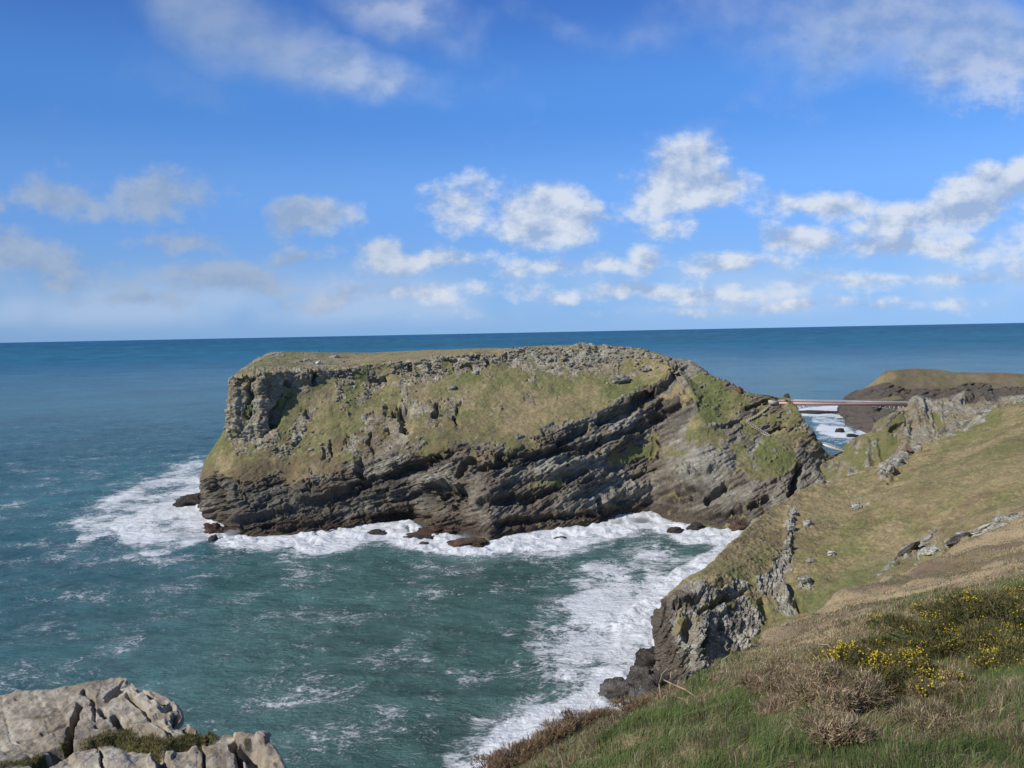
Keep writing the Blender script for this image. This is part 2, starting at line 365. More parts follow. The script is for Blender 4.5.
# ------------------------------------------------------------------ the island
def make_island():
    u = np.concatenate([np.linspace(150, 195, 60), np.linspace(195.5, 850, 1100), np.linspace(851, 900, 20)])
    Wl = [(150,262,480,None),(170,222,496,None),(190,204,509,None),(205,205,517,None),(222,224,526,None),(240,238,538,None),(260,260,536.5,None),(300,534,None),(330,531,None),(386,523,None),(410,520,None),(424,527,None),(440,532,None),(462,533,None),(490,540,None),(503,536,None),(550,530,None),(596,525,None),(620,517,None),(648,514,None),(675,522,None),(705,527,None),(735,530,None),(755,533,None),(800,531,None),(900,535,None)]
    Cl = [(150,250,470,425),(170,212,476,412),(190,198,482,400),(205,199,481,392),(222,218,476,382),(240,238,476,379),(285,480,382),(320,480,380),(356,468,382),(398,456,380),(452,449,376),(480,452,372),(530,444,380),(553,431,388),(588,417,399),(623,397,412),(658,380,420),(672,364,425),(700,400,404),(740,428,396),(790,443,390),(815,462,388),(835,480,386),(900,490,386)]
    Gl = [(150,246,450,430),(170,215,455,412),(190,203,466,401),(205,205,464,396),(222,218,455,392),(240,238,450,391),(300,430,400),(360,424,402),(450,410,408),(530,404,412),(588,390,424),(640,370,436),(672,361.5,431),(700,386,415),(740,407,404),(790,418,396),(808,436,392),(835,470,389),(900,482,390)]
    Bl = [(150,250,420,440),(170,234,425,420),(190,225,430,406),(205,226,432,402),(222,228,436,399),(250,247,440,398),(264,436,400),(275,424,404),(285,402,412),(315,383,424),(336,378,431),(370,382,436),(400,373,438),(430,378,436),(455,373,439),(480,367,441),(500,364,445),(515,363,446),(550,369,441),(580,368.5,441),(600,365,443),(620,360,443),(642,354,441),(660,358,437),(672,360,434),(700,376,418),(740,396,408),(790,406,398),(810,432,393),(835,462,391),(900,475,393)]
    Tl = [(150,255,395,445),(170,240,390,425),(190,227.5,396,408),(205,228,381,406),(222,232,377,406),(250,248,374,404),(303,372,424),(336,370,432),(375,364,440),(408,361,442),(438,357.5,443),(477,353.5,446),(490,355,448),(509,351,450),(520,348.5,451),(543,347,452),(585,346,452),(620,347,450),(642,350,446),(660,354.5,442),(672,358.8,438),(700,370,421),(740,391,410),(790,400,399),(811,430,394),(835,458,392),(900,472,395)]
    Sl = [(150,275,372,470),(170,255,372,455),(190,236,374,440),(205,238,372,450),(222,246,366,468),(240,256,358.5,495),(262,275,351.6,520),(300,351.5,520),(359,352.5,525),(400,351,520),(426,349.8,510),(470,348.3,495),(500,348,480),(512,348.3,470),(543,345.8,470),(585,344.8,470),(620,346.5,462),(642,348.8,455),(660,353.5,448),(672,358,442),(684,358.5,438),(700,366,428),(712,375,422),(725,381,418),(740,388,414),(746,396,408),(760,397,405),(779,397,402),(789,397.5,401),(793,405,399),(800,414,397),(807,423,396),(813,432,395),(816.5,442,394),(829,453.5,393),(845,457,394),(900,470,397)]
    L = [line(k, u) for k in (Wl, Cl, Gl, Bl, Tl, Sl)]
    base = L[0].copy(); base[:, 2] = -4; base[:, 1] -= 1.5
    cx = np.interp(u, [150, 280, 900], [60, 12, 0])
    r1 = L[-1] + np.stack([cx * .4, np.interp(u, [150, 300, 640, 700, 900], [25, 60, 60, 25, 4]), -np.interp(u, [150, 300, 640, 800, 900], [8, 6, 6, 10, 4])], -1)
    r2 = L[-1] + np.stack([cx, np.interp(u, [150, 300, 640, 700, 800, 900], [50, 110, 110, 60, 30, 25]), 0 * u], -1); r2[:, 2] = -4
    G, V = loft([base] + L + [r1, r2], [8, 190, 110, 60, 95, 55, 25, 25], 3)
    V2 = np.repeat(V[:, None], len(u), 1)      # 1 W, 2 C, 3 G, 4 B, 5 T, 6 S
    X, Y = proj(G); N = normals(G)
    wx = X + (fbm(G, 7, 4, 1) - .5) * 26; wy = Y + (fbm(G, 6, 4, 2) - .5) * 20
    front = V2 < 6.02
    # --- where bare rock shows
    vw = V2 + (fbm(G, 9, 4, 23) - .5) * .9; rock = np.where(V2 < 3, sstep(vw, 2.22, 1.9), 0.0)
    crag_above = (V2 > 4.22 + (fbm(G, 9, 3, 24) - .5) * 2.8 - .35 * sstep(X, 500, 520)) & (V2 < 5.05)
    rock[crag_above] = .86
    rock[(V2 >= 5.05) & (V2 < 6.1)] = .12
    flank = (X > 668)
    fl = fbm(G * np.array([1, 1, .7]), 16, 4, 11)
    rock = np.where(flank & (V2 < 6.1), sstep(fl, .62, .42) * .55 + .22 + .40 * sstep(V2, 2.1, 1.5), rock)
    rock = np.where(V2 > 6.1, .6, rock)
    add = [([(232,385),(245,410),(240,440)],13,1),([(258,380),(262,410),(262,438)],13,1),([(285,378),(278,395),(270,415)],8,1),([(300,376),(315,378)],5,1),([(308,410),(303,420),(296,432),(282,448),(275,455)],5.5,.9),([(300,440),(285,458)],7,.45),
     ([(345,365),(345,380),(342,400),(340,405)],7,.62),([(362,398),(370,390),(372,385)],5,.6),([(388,388),(392,386)],4,.6),([(405,370),(409,380),(405,392)],7,.8),([(415,380),(440,374)],6,.7),([(372,425),(388,420),(402,412),(415,408)],9,.9),
     ([(356,440),(362,462),(352,470)],8,.95),([(372,440),(380,452),(370,470),(392,455)],10,.95),([(395,425),(402,440)],8,.9),([(418,408),(430,415),(435,425)],8,.85),([(436,402),(440,412)],5,.8),([(445,402),(460,402),(452,415),(456,422)],5,.85),([(450,388),(453,392)],3,.9),
     ([(330,448),(326,455)],5,.6),([(348,438),(345,452)],5,.5),([(476,373)],2,1),([(492,411),(497,409)],3,.8),([(512,362),(520,358)],4,.9),([(505,352),(530,350),(560,352),(600,350),(640,352)],5,.85),([(545,358),(560,365),(580,362),(600,358),(625,354)],6,.85),
     ([(611,383),(622,379),(632,376)],3.5,.9),([(640,371),(650,368)],3,.7),([(238,365),(250,360),(262,352),(280,354)],5,.75),([(300,362),(310,358),(318,362)],4,.7),([(325,362),(335,357)],3,.8),([(308,352),(320,354)],3,.6),([(240,368),(300,370),(340,367)],3,.5),
     ([(672,362),(680,375),(672,385),(655,395),(640,400)],8,1),([(684,362),(700,372)],6,.8),([(600,415),(560,440)],7,1),([(545,432),(560,430)],5,.8),([(640,400),(620,415),(600,430)],9,1),([(660,400),(630,430),(600,450)],14,1),
     ([(690,405),(665,425)],8,.95),([(672,470),(690,490)],14,.9),([(690,510),(760,515)],14,.9),([(685,440),(680,470)],10,.9),([(700,460),(725,465),(715,480)],16,1),([(745,405),(765,400),(740,415),(720,425)],4,.9),([(800,470),(795,490)],6,1),([(810,455),(825,465),(815,490)],12,.9),([(750,475),(700,500)],16,1),([(780,485),(740,500)],12,.9),([(758,436),(740,445)],6,.5)]
    sub = [([(246,400),(247,425)],3,.6),([(640,452),(650,445),(632,460)],7,1),([(612,462),(620,458)],5,.8),([(530,485),(545,482),(560,480)],4,.7),([(700,388),(715,385),(705,395)],8,.85),([(720,400),(735,398),(720,412),(700,420)],9,.95),([(690,432),(715,435)],9,.8),([(745,425),(760,420)],7,.7),([(770,450),(785,462),(765,470),(775,440)],12,.9),([(740,450),(755,470)],9,.7),([(665,395),(690,392)],4,.6),([(760,415),(785,420)],7,.6),([(680,450),(668,452)],4,.8),([(215,474),(245,476)],5,.6),([(225,448),(240,446)],5,.7),([(247,420),(248,430)],3,.5),([(600,445),(590,452)],3,.5)]
    rock = np.clip(np.maximum(rock, strokes(wx, wy, add) * front), 0, 1) * (1 - strokes(wx, wy, sub) * front)
    rock = sstep(rock + (fbm(G, 3.0, 4, 21) - .5) * 1.7 + (fbm(G, .9, 2, 22) - .5) * .7, .34, .70)
    # --- sculpted hollows (negative) and ribs (positive), metres
    car = [([(240,380),(251,378)],6,-3.5),([(249,378),(250,400),(249,418)],3,-4),([(287,383),(287,396)],3,-4),([(286,398),(279,408),(272,424)],4.5,-6),([(314,374),(314,384)],3.2,-5),([(305,411),(310,417)],4,-3),
     ([(262,382),(262,430)],6,1.8),([(236,390),(236,430)],4,2),([(300,378),(308,376)],4,2),([(372,381),(385,379),(397,375)],2.6,-3),([(410,364),(410,369)],2.2,-3),([(430,364),(430,369)],2,-3),([(444,361),(456,360)],2.3,-3),([(470,356),(481,357)],2.4,-4),([(462,368),(472,368)],2,-3),([(488,362),(488,367)],2.4,-4),([(497,355),(505,356)],2.4,-4),
     ([(390,410),(401,412),(407,426)],6,-8),([(389,430),(384,440)],2,-3),([(369,435),(371,444),(373,453)],1.8,-3),([(438,405),(436,419)],2.6,-4),([(461,402),(456,423)],2.6,-4),([(332,444),(333,456)],2.4,-4),([(323,449),(325,459)],1.7,-3),([(348,437),(347,445)],2,-3),([(358,462),(360,476)],4.2,-5),
     ([(340,497),(366,484),(389,477),(419,467),(448,452)],5,-4.5),([(241,525),(285,516),(312,506),(356,491)],6,-4),([(216,480),(222,500),(226,515)],5,-4),([(236,482),(240,500)],4,-2),([(425,493),(445,490),(458,500)],9,-6),([(425,478),(440,480),(455,488)],4,3.5),
     ([(459,476),(473,460)],4,-4),([(477,469),(497,464),(520,463)],3,-4),([(484,504),(516,498)],5,-4),([(370,512),(410,505)],5,2),([(375,520),(410,512)],4,-2),
     ([(561,442),(588,426)],4,-4),([(604,418),(623,414),(641,400),(653,391)],6,-5.5),([(500,455),(535,457),(588,445),(612,438),(625,437),(658,419),(676,408)],3.4,-4),([(669,363),(674,375),(658,393)],3,-4),([(653,438),(655,454)],2.6,-4),
     ([(500,463),(526,460),(558,451)],4.4,-4.5),([(558,465),(591,447),(612,437)],3.6,-4),([(500,500),(535,498),(570,481),(584,472)],4,-3.5),([(600,500),(601,514)],2.2,-4),([(500,524),(545,520),(588,516)],4,-3),
     ([(672,507),(678,497),(695,492)],7,-4.5),([(707,500),(725,486)],3.6,-5),([(751,507),(769,498)],3.5,-4),([(800,468),(796,482),(791,497)],3.4,-7),([(742,418),(716,428)],2.2,-3),([(748,408),(768,401)],3,-3),([(702,397),(698,404)],2.2,-3),([(677,366),(679,378)],2.6,-3),([(665,411),(690,398)],2.5,-3),([(770,432),(782,428)],2,-3),
     ([(609,433),(637,417),(655,405)],4,2.5),([(545,476),(600,455),(640,430)],3,2),([(500,480),(560,470)],4,2),([(610,500),(650,480),(690,470)],7,2.5),([(735,508),(700,515)],5,2.5),([(692,462),(725,462)],9,2),([(560,500),(600,480),(640,470)],4,2)]
    dis = strokes(X + (fbm(G, 4, 3, 61) - .5) * 9, Y + (fbm(G, 4, 3, 62) - .5) * 8, car) * front * sstep(V2, 1.0, 1.12) * (.22 + .78 * rock)
    A = np.interp(G[..., 0], [-150, -60, 20, 140], [R(6), R(14), R(27), R(30)])
    Am = 0
    low = V2 < 2.0
    # bedded blocks: dipping on the great cliff, level in the upper crags
    b1 = np.where(X > 470, blocks(G, R(27), 5.5, 22, 1), blocks(G, R(13), 5.5, 18, 1))
    t_ = sstep(X, 430, 510)
    b1 = blocks(G, R(27), 5.5, 24, 1) * t_ + blocks(G, R(13), 5.0, 16, 2) * (1 - t_)
    b2 = blocks(G, R(27), 2.0, 9, 3) * t_ + blocks(G, R(13), 2.0, 6, 4) * (1 - t_)
    b3 = blocks(G, R(26), .95, 3.5, 5); b4 = blocks(G, R(40), 1.8, 3.0, 6)
    up_b = blocks(G, R(-4), 1.7, 3.2, 7); up_c = blocks(G, R(-3), .9, 1.6, 8)
    lowd = 1.05 * b1 + .80 * b2 + .42 * b3 + .35 * b4 + (fbm(G, 14, 4, 34) - .5) * 5
    upd = .55 * up_b + .42 * up_c + (fbm(G, 8, 3, 33) - .5) * 2.4
    kk = np.where(flank, 1.0, sstep(V2, 2.6, 2.0)); kk = np.where(V2 > 6, 0, kk)
    rd = lowd * kk + upd * (1 - kk)
    dis = dis + rock * rd * np.where(flank, .62, 1.0) * sstep(V2, 1.0, 1.05)
    dis = dis + (1 - rock) * (fbm(G, 6, 4, 71) - .5) * 1.8 + (1 - rock) * (fbm(G, 1.5, 2, 73) - .5) * .5 + (fbm(G, 22, 3, 72) - .5) * 3.5 * sstep(V2, 1, 1.5) * sstep(V2, 6.0, 5.2)
    dis *= np.where(V2 > 5.2, .35, 1.0); dis *= np.where(V2 > 6.3, 2.5, 1)
    dis[X > 880] = 0
    P = G + N * dis[..., None]
    # --- albedo
    n1 = fbm(G, 14, 4, 81); n2 = fbm(G, 3, 4, 82); n3 = fbm(G * np.array([1, 1, .35]), 4, 3, 83)
    g = lerp(G_OLIVE + 0 * G, G_TAN, sstep(n1 + .5 * (n2 - .5), .42, .68)); g = lerp(g, G_GREEN, sstep(fbm(G, 20, 3, 84) + .4 * (n2 - .5), .52, .70) * .7)
    gg = [([(395,445),(420,440),(405,460)],10,.9),([(420,415),(430,420)],8,.6),([(500,370),(560,385),(620,385)],8,.6),([(585,405),(610,395),(640,385)],6,.8),([(465,450),(520,440)],6,.7),([(350,395),(355,380)],6,.6),([(440,385),(470,380)],12,.5),([(640,452),(632,460)],9,1),([(770,455),(785,462)],13,1),([(700,388),(720,400),(690,432)],11,.8),([(330,470),(345,462)],8,.7),([(250,400),(248,420)],5,.6),([(240,450),(265,450)],10,.3),([(760,425),(740,450)],9,.6)]
    tt = [([(520,415),(560,410),(590,395)],14,.8),([(500,400),(530,430)],14,.8),([(340,382),(315,405),(290,435),(265,455)],6,.9),([(340,360),(420,355),(500,350)],5,1),([(300,465),(380,468)],6,.6),([(700,425),(695,418)],6,.9),([(640,362),(665,358)],6,.9),([(430,430),(480,420)],10,.5),([(220,460),(210,470)],6,.5)]
    g = lerp(g, G_GREEN, strokes(wx, wy, gg) * .75); g = lerp(g, G_TAN, strokes(wx, wy, tt) * .75)
    bed = blocks(G, R(26), 3.2, 26, 15, soft=.4); bed2 = blocks(G, R(26), 1.1, 12, 16, soft=.4)
    r = lerp(ROCK_GREY * 1.05 + 0 * G, ROCK_DARK, sstep(bed + .7 * bed2 + 2.6 * (n1 - .5), .25, 1.3) * .75)
    r = lerp(r, ROCK_PALE, sstep(-bed - .5 * bed2 + 2 * (n2 - .5), .35, 1.3) * .7)
    r = lerp(r, ROCK_BROWN, sstep(fbm(G, 18, 3, 91), .46, .66) * .6)
    upc = lerp(ROCK_GREY * np.array([1.25, 1.18, 1.05]) + 0 * G, ROCK_PALE * np.array([1.08, 1.02, .90]), sstep(n2, .42, .66)); upc = lerp(upc, OCHRE, sstep(fbm(G, 9, 3, 92), .55, .7) * .5)
    r = lerp(r, upc, (1 - kk) * .9)
    pale = [([(690,475),(700,460),(725,462)],12,.9),([(720,475),(710,490)],9,.6),([(612,434),(637,417)],6,.9),([(620,480),(600,500),(560,505)],12,.4),([(520,470),(560,465),(600,455)],7,.5),([(430,480),(452,482)],6,.5),([(500,365),(640,350)],7,.6),([(640,490),(660,480)],10,.4),([(815,470),(830,460)],12,.6),([(365,378),(400,376)],2,.9),([(295,508),(299,504)],2.5,.9)]
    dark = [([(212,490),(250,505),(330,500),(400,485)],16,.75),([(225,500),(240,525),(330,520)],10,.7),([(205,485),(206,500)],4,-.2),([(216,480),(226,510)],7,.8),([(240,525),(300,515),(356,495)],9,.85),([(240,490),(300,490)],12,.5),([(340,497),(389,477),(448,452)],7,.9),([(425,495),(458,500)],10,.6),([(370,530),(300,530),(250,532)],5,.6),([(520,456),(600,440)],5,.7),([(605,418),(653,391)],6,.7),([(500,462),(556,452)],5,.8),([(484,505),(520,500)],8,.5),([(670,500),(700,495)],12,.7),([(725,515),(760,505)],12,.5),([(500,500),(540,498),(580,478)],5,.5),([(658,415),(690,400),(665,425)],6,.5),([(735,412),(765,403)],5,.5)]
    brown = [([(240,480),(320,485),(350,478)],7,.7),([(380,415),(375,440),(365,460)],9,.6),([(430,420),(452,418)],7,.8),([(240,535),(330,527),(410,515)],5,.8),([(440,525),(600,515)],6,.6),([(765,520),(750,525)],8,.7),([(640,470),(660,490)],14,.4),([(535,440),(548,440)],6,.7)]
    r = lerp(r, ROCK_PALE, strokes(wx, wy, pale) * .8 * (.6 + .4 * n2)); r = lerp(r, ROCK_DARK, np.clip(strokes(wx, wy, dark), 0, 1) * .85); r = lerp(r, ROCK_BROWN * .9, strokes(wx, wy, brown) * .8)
    tide = sstep(G[..., 2] + (n2 - .5) * 5, 7.5, 4); r = lerp(r, col(.055, .040, .030), tide * .8)
    g = g * (.72 + .56 * fbm(G, 1.1, 3, 95))[..., None]
    r = r * (.70 + .6 * fbm(G, 1.6, 3, 96))[..., None]
    g = lerp(g, G_BROWN * .95, sstep(V2 + (n1 - .5) * 2.2 + (n2 - .5), 2.75, 2.15) * sstep(X, 560, 400) * .8)
    ocr = [([(345,365),(340,375)],5,.6),([(775,398),(790,400)],3,.4)]
    c = lerp(g, r, rock); c = lerp(c, OCHRE, strokes(wx, wy, ocr) * .5)
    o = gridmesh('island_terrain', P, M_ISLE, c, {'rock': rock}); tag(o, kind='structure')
    return P, V2
ISLE, ISLE_V = make_island()
def surf(G, x, y, vmask=None):
    X, Y = proj(G.reshape(-1, 3)); dd_ = (X - x) ** 2 + (Y - y) ** 2
    if vmask is not None: dd_ = np.where(vmask.reshape(-1), dd_, 1e12)
    return G.reshape(-1, 3)[np.argmin(dd_)]
# ------------------------------------------------------------------ mainland headland B, neck crag D, far headland E
def make_headland():
    u = np.concatenate([np.linspace(615, 645, 40), np.linspace(645.5, 1040, 760), np.linspace(1041, 1300, 90)])
    b0 = [(615,700,668,None),(630,668,678,None),(645,656,690,None),(660,663,703,None),(690,690,703,None),(740,682,190),(800,652,185),(900,602,180),(1024,562,150),(1300,520,140)]
    b1 = [(615,705,650,215),(630,672,652,205),(645,658,655,198),(660,664,672,194),(690,688,675,189),(740,640,200),(800,600,215),(900,540,235),(1024,500,220),(1300,460,210)]
    b2 = [(615,708,630,225),(630,672,632,212),(645,652,632,202),(660,660,625,197),(690,692,628,195),(740,600,212),(800,560,238),(900,500,262),(1024,460,250),(1300,420,240)]
    b3 = [(615,710,600,240),(630,680,606,222),(645,655,610,206),(660,664,606,203),(690,692,592,206),(740,565,228),(800,528,262),(900,472,300),(960,446,308),(1024,430,290),(1300,390,280)]
    b4 = [(615,720,572,262),(630,690,588,235),(645,662,601,212),(660,675,586,216),(690,700,571,222),(740,740,534.5,250),(800,799,491,300),(850,850,475,312),(881,881,463,318),(917,917,446,326),(960,960,427,333),(987,987,411,335),(1024,1024,398.5,330),(1100,1100,380,325),(1300,1300,345,320)]
    L = [line(k, u) for k in (b0, b1, b2, b3, b4)]
    base = L[0].copy(); base[:, 2] -= 5; base[:, 1] -= 3
    r1 = L[-1] + np.array([4, 16, -7.0]); r2 = L[-1] + np.array([12, 46, 0.]); r2[:, 2] = np.interp(u, [615, 800, 900, 1300], [-4, -4, 10, 30])
    G, V = loft([base] + L + [r1, r2], [6, 80, 95, 90, 110, 22, 22], 3); V2 = np.repeat(V[:, None], len(u), 1)
    X, Y = proj(G); N = normals(G); front = V2 < 5.02
    wx = X + (fbm(G, 4, 3, 101) - .5) * 15; wy = Y + (fbm(G, 4, 3, 102) - .5) * 13
    rk = [([(665,610),(662,635),(668,655),(675,675)],15,1),([(680,600),(700,592),(690,610)],12,1),([(700,600),(725,592),(742,586)],6,.9),([(695,640),(690,668)],18,1),([(720,620),(715,645),(705,660)],18,1),([(745,605),(750,620),(740,640)],13,1),
      ([(793,508),(791,525),(789,545),(786,560)],3.6,.72),([(786,560),(778,575),(765,585)],10,.95),([(776,590),(788,612)],9,.95),([(800,582),(812,585)],5,.7),([(808,526)],3.5,1),([(896,556),(910,545),(934,532)],3.2,.95),([(898,558),(880,572)],3.5,.6),([(922,556),(936,549)],4.5,.9),([(948,543),(965,535),(985,528),(1018,514)],3.4,.95),([(915,562),(925,556)],3,.8),
      ([(955,408),(975,405),(1000,400),(1030,396)],4,.9),([(965,425),(975,418),(985,412)],6,.95),([(950,430),(930,440)],4,.8),([(884,470),(895,462),(905,452)],6,.9),([(905,450),(915,447)],5,.9),([(853,503),(862,498)],2,.5)]
    rock = strokes(wx, wy, rk) * front
    rock = np.where(V2 > 5.3, .5, rock); rock = np.where((G[..., 2] < 7), 1, rock)
    rock = sstep(rock + (fbm(G, 1.6, 4, 103) - .5) * 1.1, .42, .60)
    car = [([(690,615),(686,640)],4,-2.5),([(675,606),(700,598)],3,-2),([(708,628),(700,648)],3,-2.5),([(725,615),(720,632)],3,-2),([(745,590),(700,612)],2.5,-1.5),([(799,603),(801,606)],5,-4),([(762,600),(768,620)],4,-1.5),([(896,562),(934,537)],2.2,-2),([(948,550),(975,543),(990,533)],2.6,-2.5),([(700,640),(698,665)],7,1.5),([(790,510),(786,560)],4,1.2),([(785,600),(780,590)],5,1.5),([(884,472),(905,456)],4,1.5),([(888,480),(900,470)],2.5,-2.5),([(935,549),(920,557)],3,1.0)]
    dis = strokes(X + (fbm(G, 3, 3, 161) - .5) * 7, Y + (fbm(G, 3, 3, 162) - .5) * 6, car) * front
    tuft = fbm(G, .8, 2, 119)
    bl = .50 * blocks(G, R(62), 2.6, 4.5, 21) + .34 * blocks(G, R(60), 1.1, 2.2, 22) + .28 * blocks(G, R(40), .6, 1.2, 23) + (fbm(G, 7, 3, 104) - .5) * 3
    dis = dis + rock * bl + (1 - rock) * ((fbm(G, 3, 4, 105) - .5) * 1.3 + (tuft - .5) * .55) + (fbm(G, 16, 3, 106) - .5) * 2.2
    dis *= sstep(V2, 1.0, 1.1)
    P = G + N * dis[..., None]
    n1 = fbm(G, 12, 4, 111); n2 = fbm(G, 1.6, 4, 112); n4 = fbm(G * np.array([.5, .5, 1.]), 5, 4, 113)
    g = lerp(G_OLIVE * 1.08 + 0 * G, G_TAN, sstep(n1 + .6 * (n4 - .5), .34, .60)); g = lerp(g, G_GREEN, sstep(fbm(G, 17, 3, 114) + .5 * (n2 - .5), .56, .76) * .5); tf = fbm(G, .9, 3, 117); g = g * (.68 + .64 * tf)[..., None]; g = lerp(g, G_BROWN * .8, sstep(fbm(G * np.array([1, 1, 2.5]), 3.5, 4, 118), .60, .70) * .5)
    g = lerp(g, G_GREEN, strokes(wx, wy, [([(815,590),(830,600),(850,580),(870,590)],14,.8),([(850,545),(870,560)],14,.5),([(800,600),(812,610)],8,.7),([(1000,430),(960,440)],10,.3)]) * .6)
    g = lerp(g, G_TAN * .95, strokes(wx, wy, [([(720,565),(760,540),(830,500)],11,.8),([(900,500),(960,480),(1024,470)],18,.5),([(1000,540),(1024,535)],12,.8),([(850,600),(900,580),(960,560),(1024,545)],9,.9)]) * .7)
    g = lerp(g, G_BROWN, sstep(fbm(G * np.array([.4, 1, 2]), 6, 4, 115), .60, .74) * .6)
    r = lerp(ROCK_GREY * 1.2 + 0 * G, ROCK_PALE * 1.05, sstep(n2, .42, .62)); r = lerp(r, ROCK_DARK, sstep(fbm(G, 2.5, 4, 116), .56, .72) * .6)
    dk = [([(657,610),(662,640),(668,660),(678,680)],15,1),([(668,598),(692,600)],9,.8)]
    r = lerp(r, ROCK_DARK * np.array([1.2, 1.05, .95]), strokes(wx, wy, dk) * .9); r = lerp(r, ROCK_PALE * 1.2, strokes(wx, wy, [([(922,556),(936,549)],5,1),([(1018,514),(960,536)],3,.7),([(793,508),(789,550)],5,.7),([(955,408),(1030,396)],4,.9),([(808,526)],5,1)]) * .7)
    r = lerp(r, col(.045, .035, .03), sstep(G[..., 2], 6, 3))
    c = lerp(g, r, rock)
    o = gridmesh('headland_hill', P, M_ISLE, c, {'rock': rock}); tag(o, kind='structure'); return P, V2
HEAD, HEAD_V = make_headland()
def make_crag():
    u = np.linspace(815, 1120, 520)
    d0 = [(815,520,352),(850,500,345),(881,485,340),(917,460,342),(960,440,345),(1000,428,345),(1120,415,345)]
    d1 = [(815,826,490,372),(850,850,468,368),(881,881,456,366),(900,900,440,372),(917,917,432,374),(960,960,420,372),(1000,1000,410,375),(1120,1120,402,375)]
    d2 = [(815,820,466,390),(836,836,457,390),(845,845,451.5,388),(859,859,438,384),(870,870,432,382),(881,881,429,380),(886,886,421,382),(891,891,415,385),(900,900,411,388),(912,912,406.5,393),(917,917,400,398),(934,934,398,400),(962,962,398.5,400),(966,965,392,408),(978,978,390.5,410),(989,989,391.5,410),(1003,1003,397,405),(1024,1024,396,400),(1120,1120,390,400)]
    L = [line(k, u) for k in (d0, d1, d2)]
    r1 = L[-1] + np.array([0, 14, -4.0]); r2 = L[-1] + np.array([0, 40, 0.]); r2[:, 2] = np.interp(u, [815, 900, 1120], [4, 6, 30])
    b = L[0] + np.array([0, -6, -12])
    G, V = loft([b] + L + [r1, r2], [10, 110, 120, 20, 25], 3); V2 = np.repeat(V[:, None], len(u), 1)
    X, Y = proj(G); N = normals(G)
    wx = X + (fbm(G, 5, 3, 201) - .5) * 8; wy = Y + (fbm(G, 5, 3, 202) - .5) * 7
    rock = .50 + .3 * sstep(X, 880, 920)
    rock = rock * (1 - strokes(wx, wy, [([(885,440),(895,445),(880,452)],7,.9),([(900,420),(892,430)],5,.6),([(850,455),(860,460)],7,.6),([(935,415),(940,425)],4,.8),([(1000,415),(1040,410)],8,.6)]))
    rock = sstep(rock + (fbm(G, 3, 4, 203) - .5) * 1.1, .42, .6)
    dis = strokes(X + (fbm(G, 4, 3, 204) - .5) * 4, Y + (fbm(G, 4, 3, 205) - .5) * 4, [([(892,430),(905,424)],3,-2.2),([(918,405),(922,430),(925,445)],7,1.6),([(934,410),(938,435)],3,-1.2),([(966,400),(975,398)],4,-3),([(950,420),(955,430)],5,1),([(880,440),(884,470)],3,-1.2),([(866,440),(868,470)],4,1.0),([(905,430),(903,455)],5,2),([(944,405),(948,430)],2.5,-.9)])
    dis = dis + rock * (.55 * blocks(G, R(68), 3.2, 7, 31) + .42 * blocks(G, R(60), 1.4, 3, 32) + .3 * blocks(G, R(20), .9, 1.5, 33)) + (fbm(G, 12, 4, 206) - .5) * 3
    P = G + N * dis[..., None]
    n2 = fbm(G, 3, 4, 212); g = lerp(G_OLIVE * .95 + 0 * G, G_GREEN, sstep(n2, .45, .6) * .5)
    r = lerp(ROCK_GREY * 1.15 + 0 * G, ROCK_PALE * .95, sstep(n2, .42, .66)); r = lerp(r, OCHRE * 1.1, sstep(fbm(G, 7, 3, 213), .42, .62) * .6); r = lerp(r, ROCK_DARK, sstep(fbm(G, 4, 4, 216), .58, .7) * .7)
    r = lerp(r, ROCK_DARK * 1.3, strokes(wx, wy, [([(968,394),(995,396)],5,.9)]))
    c = lerp(g, r, rock); o = gridmesh('neck_crag_terrain', P, M_ISLE, c, {'rock': rock}); tag(o, kind='structure'); return P, V2
CRAG, CRAG_V = make_crag()
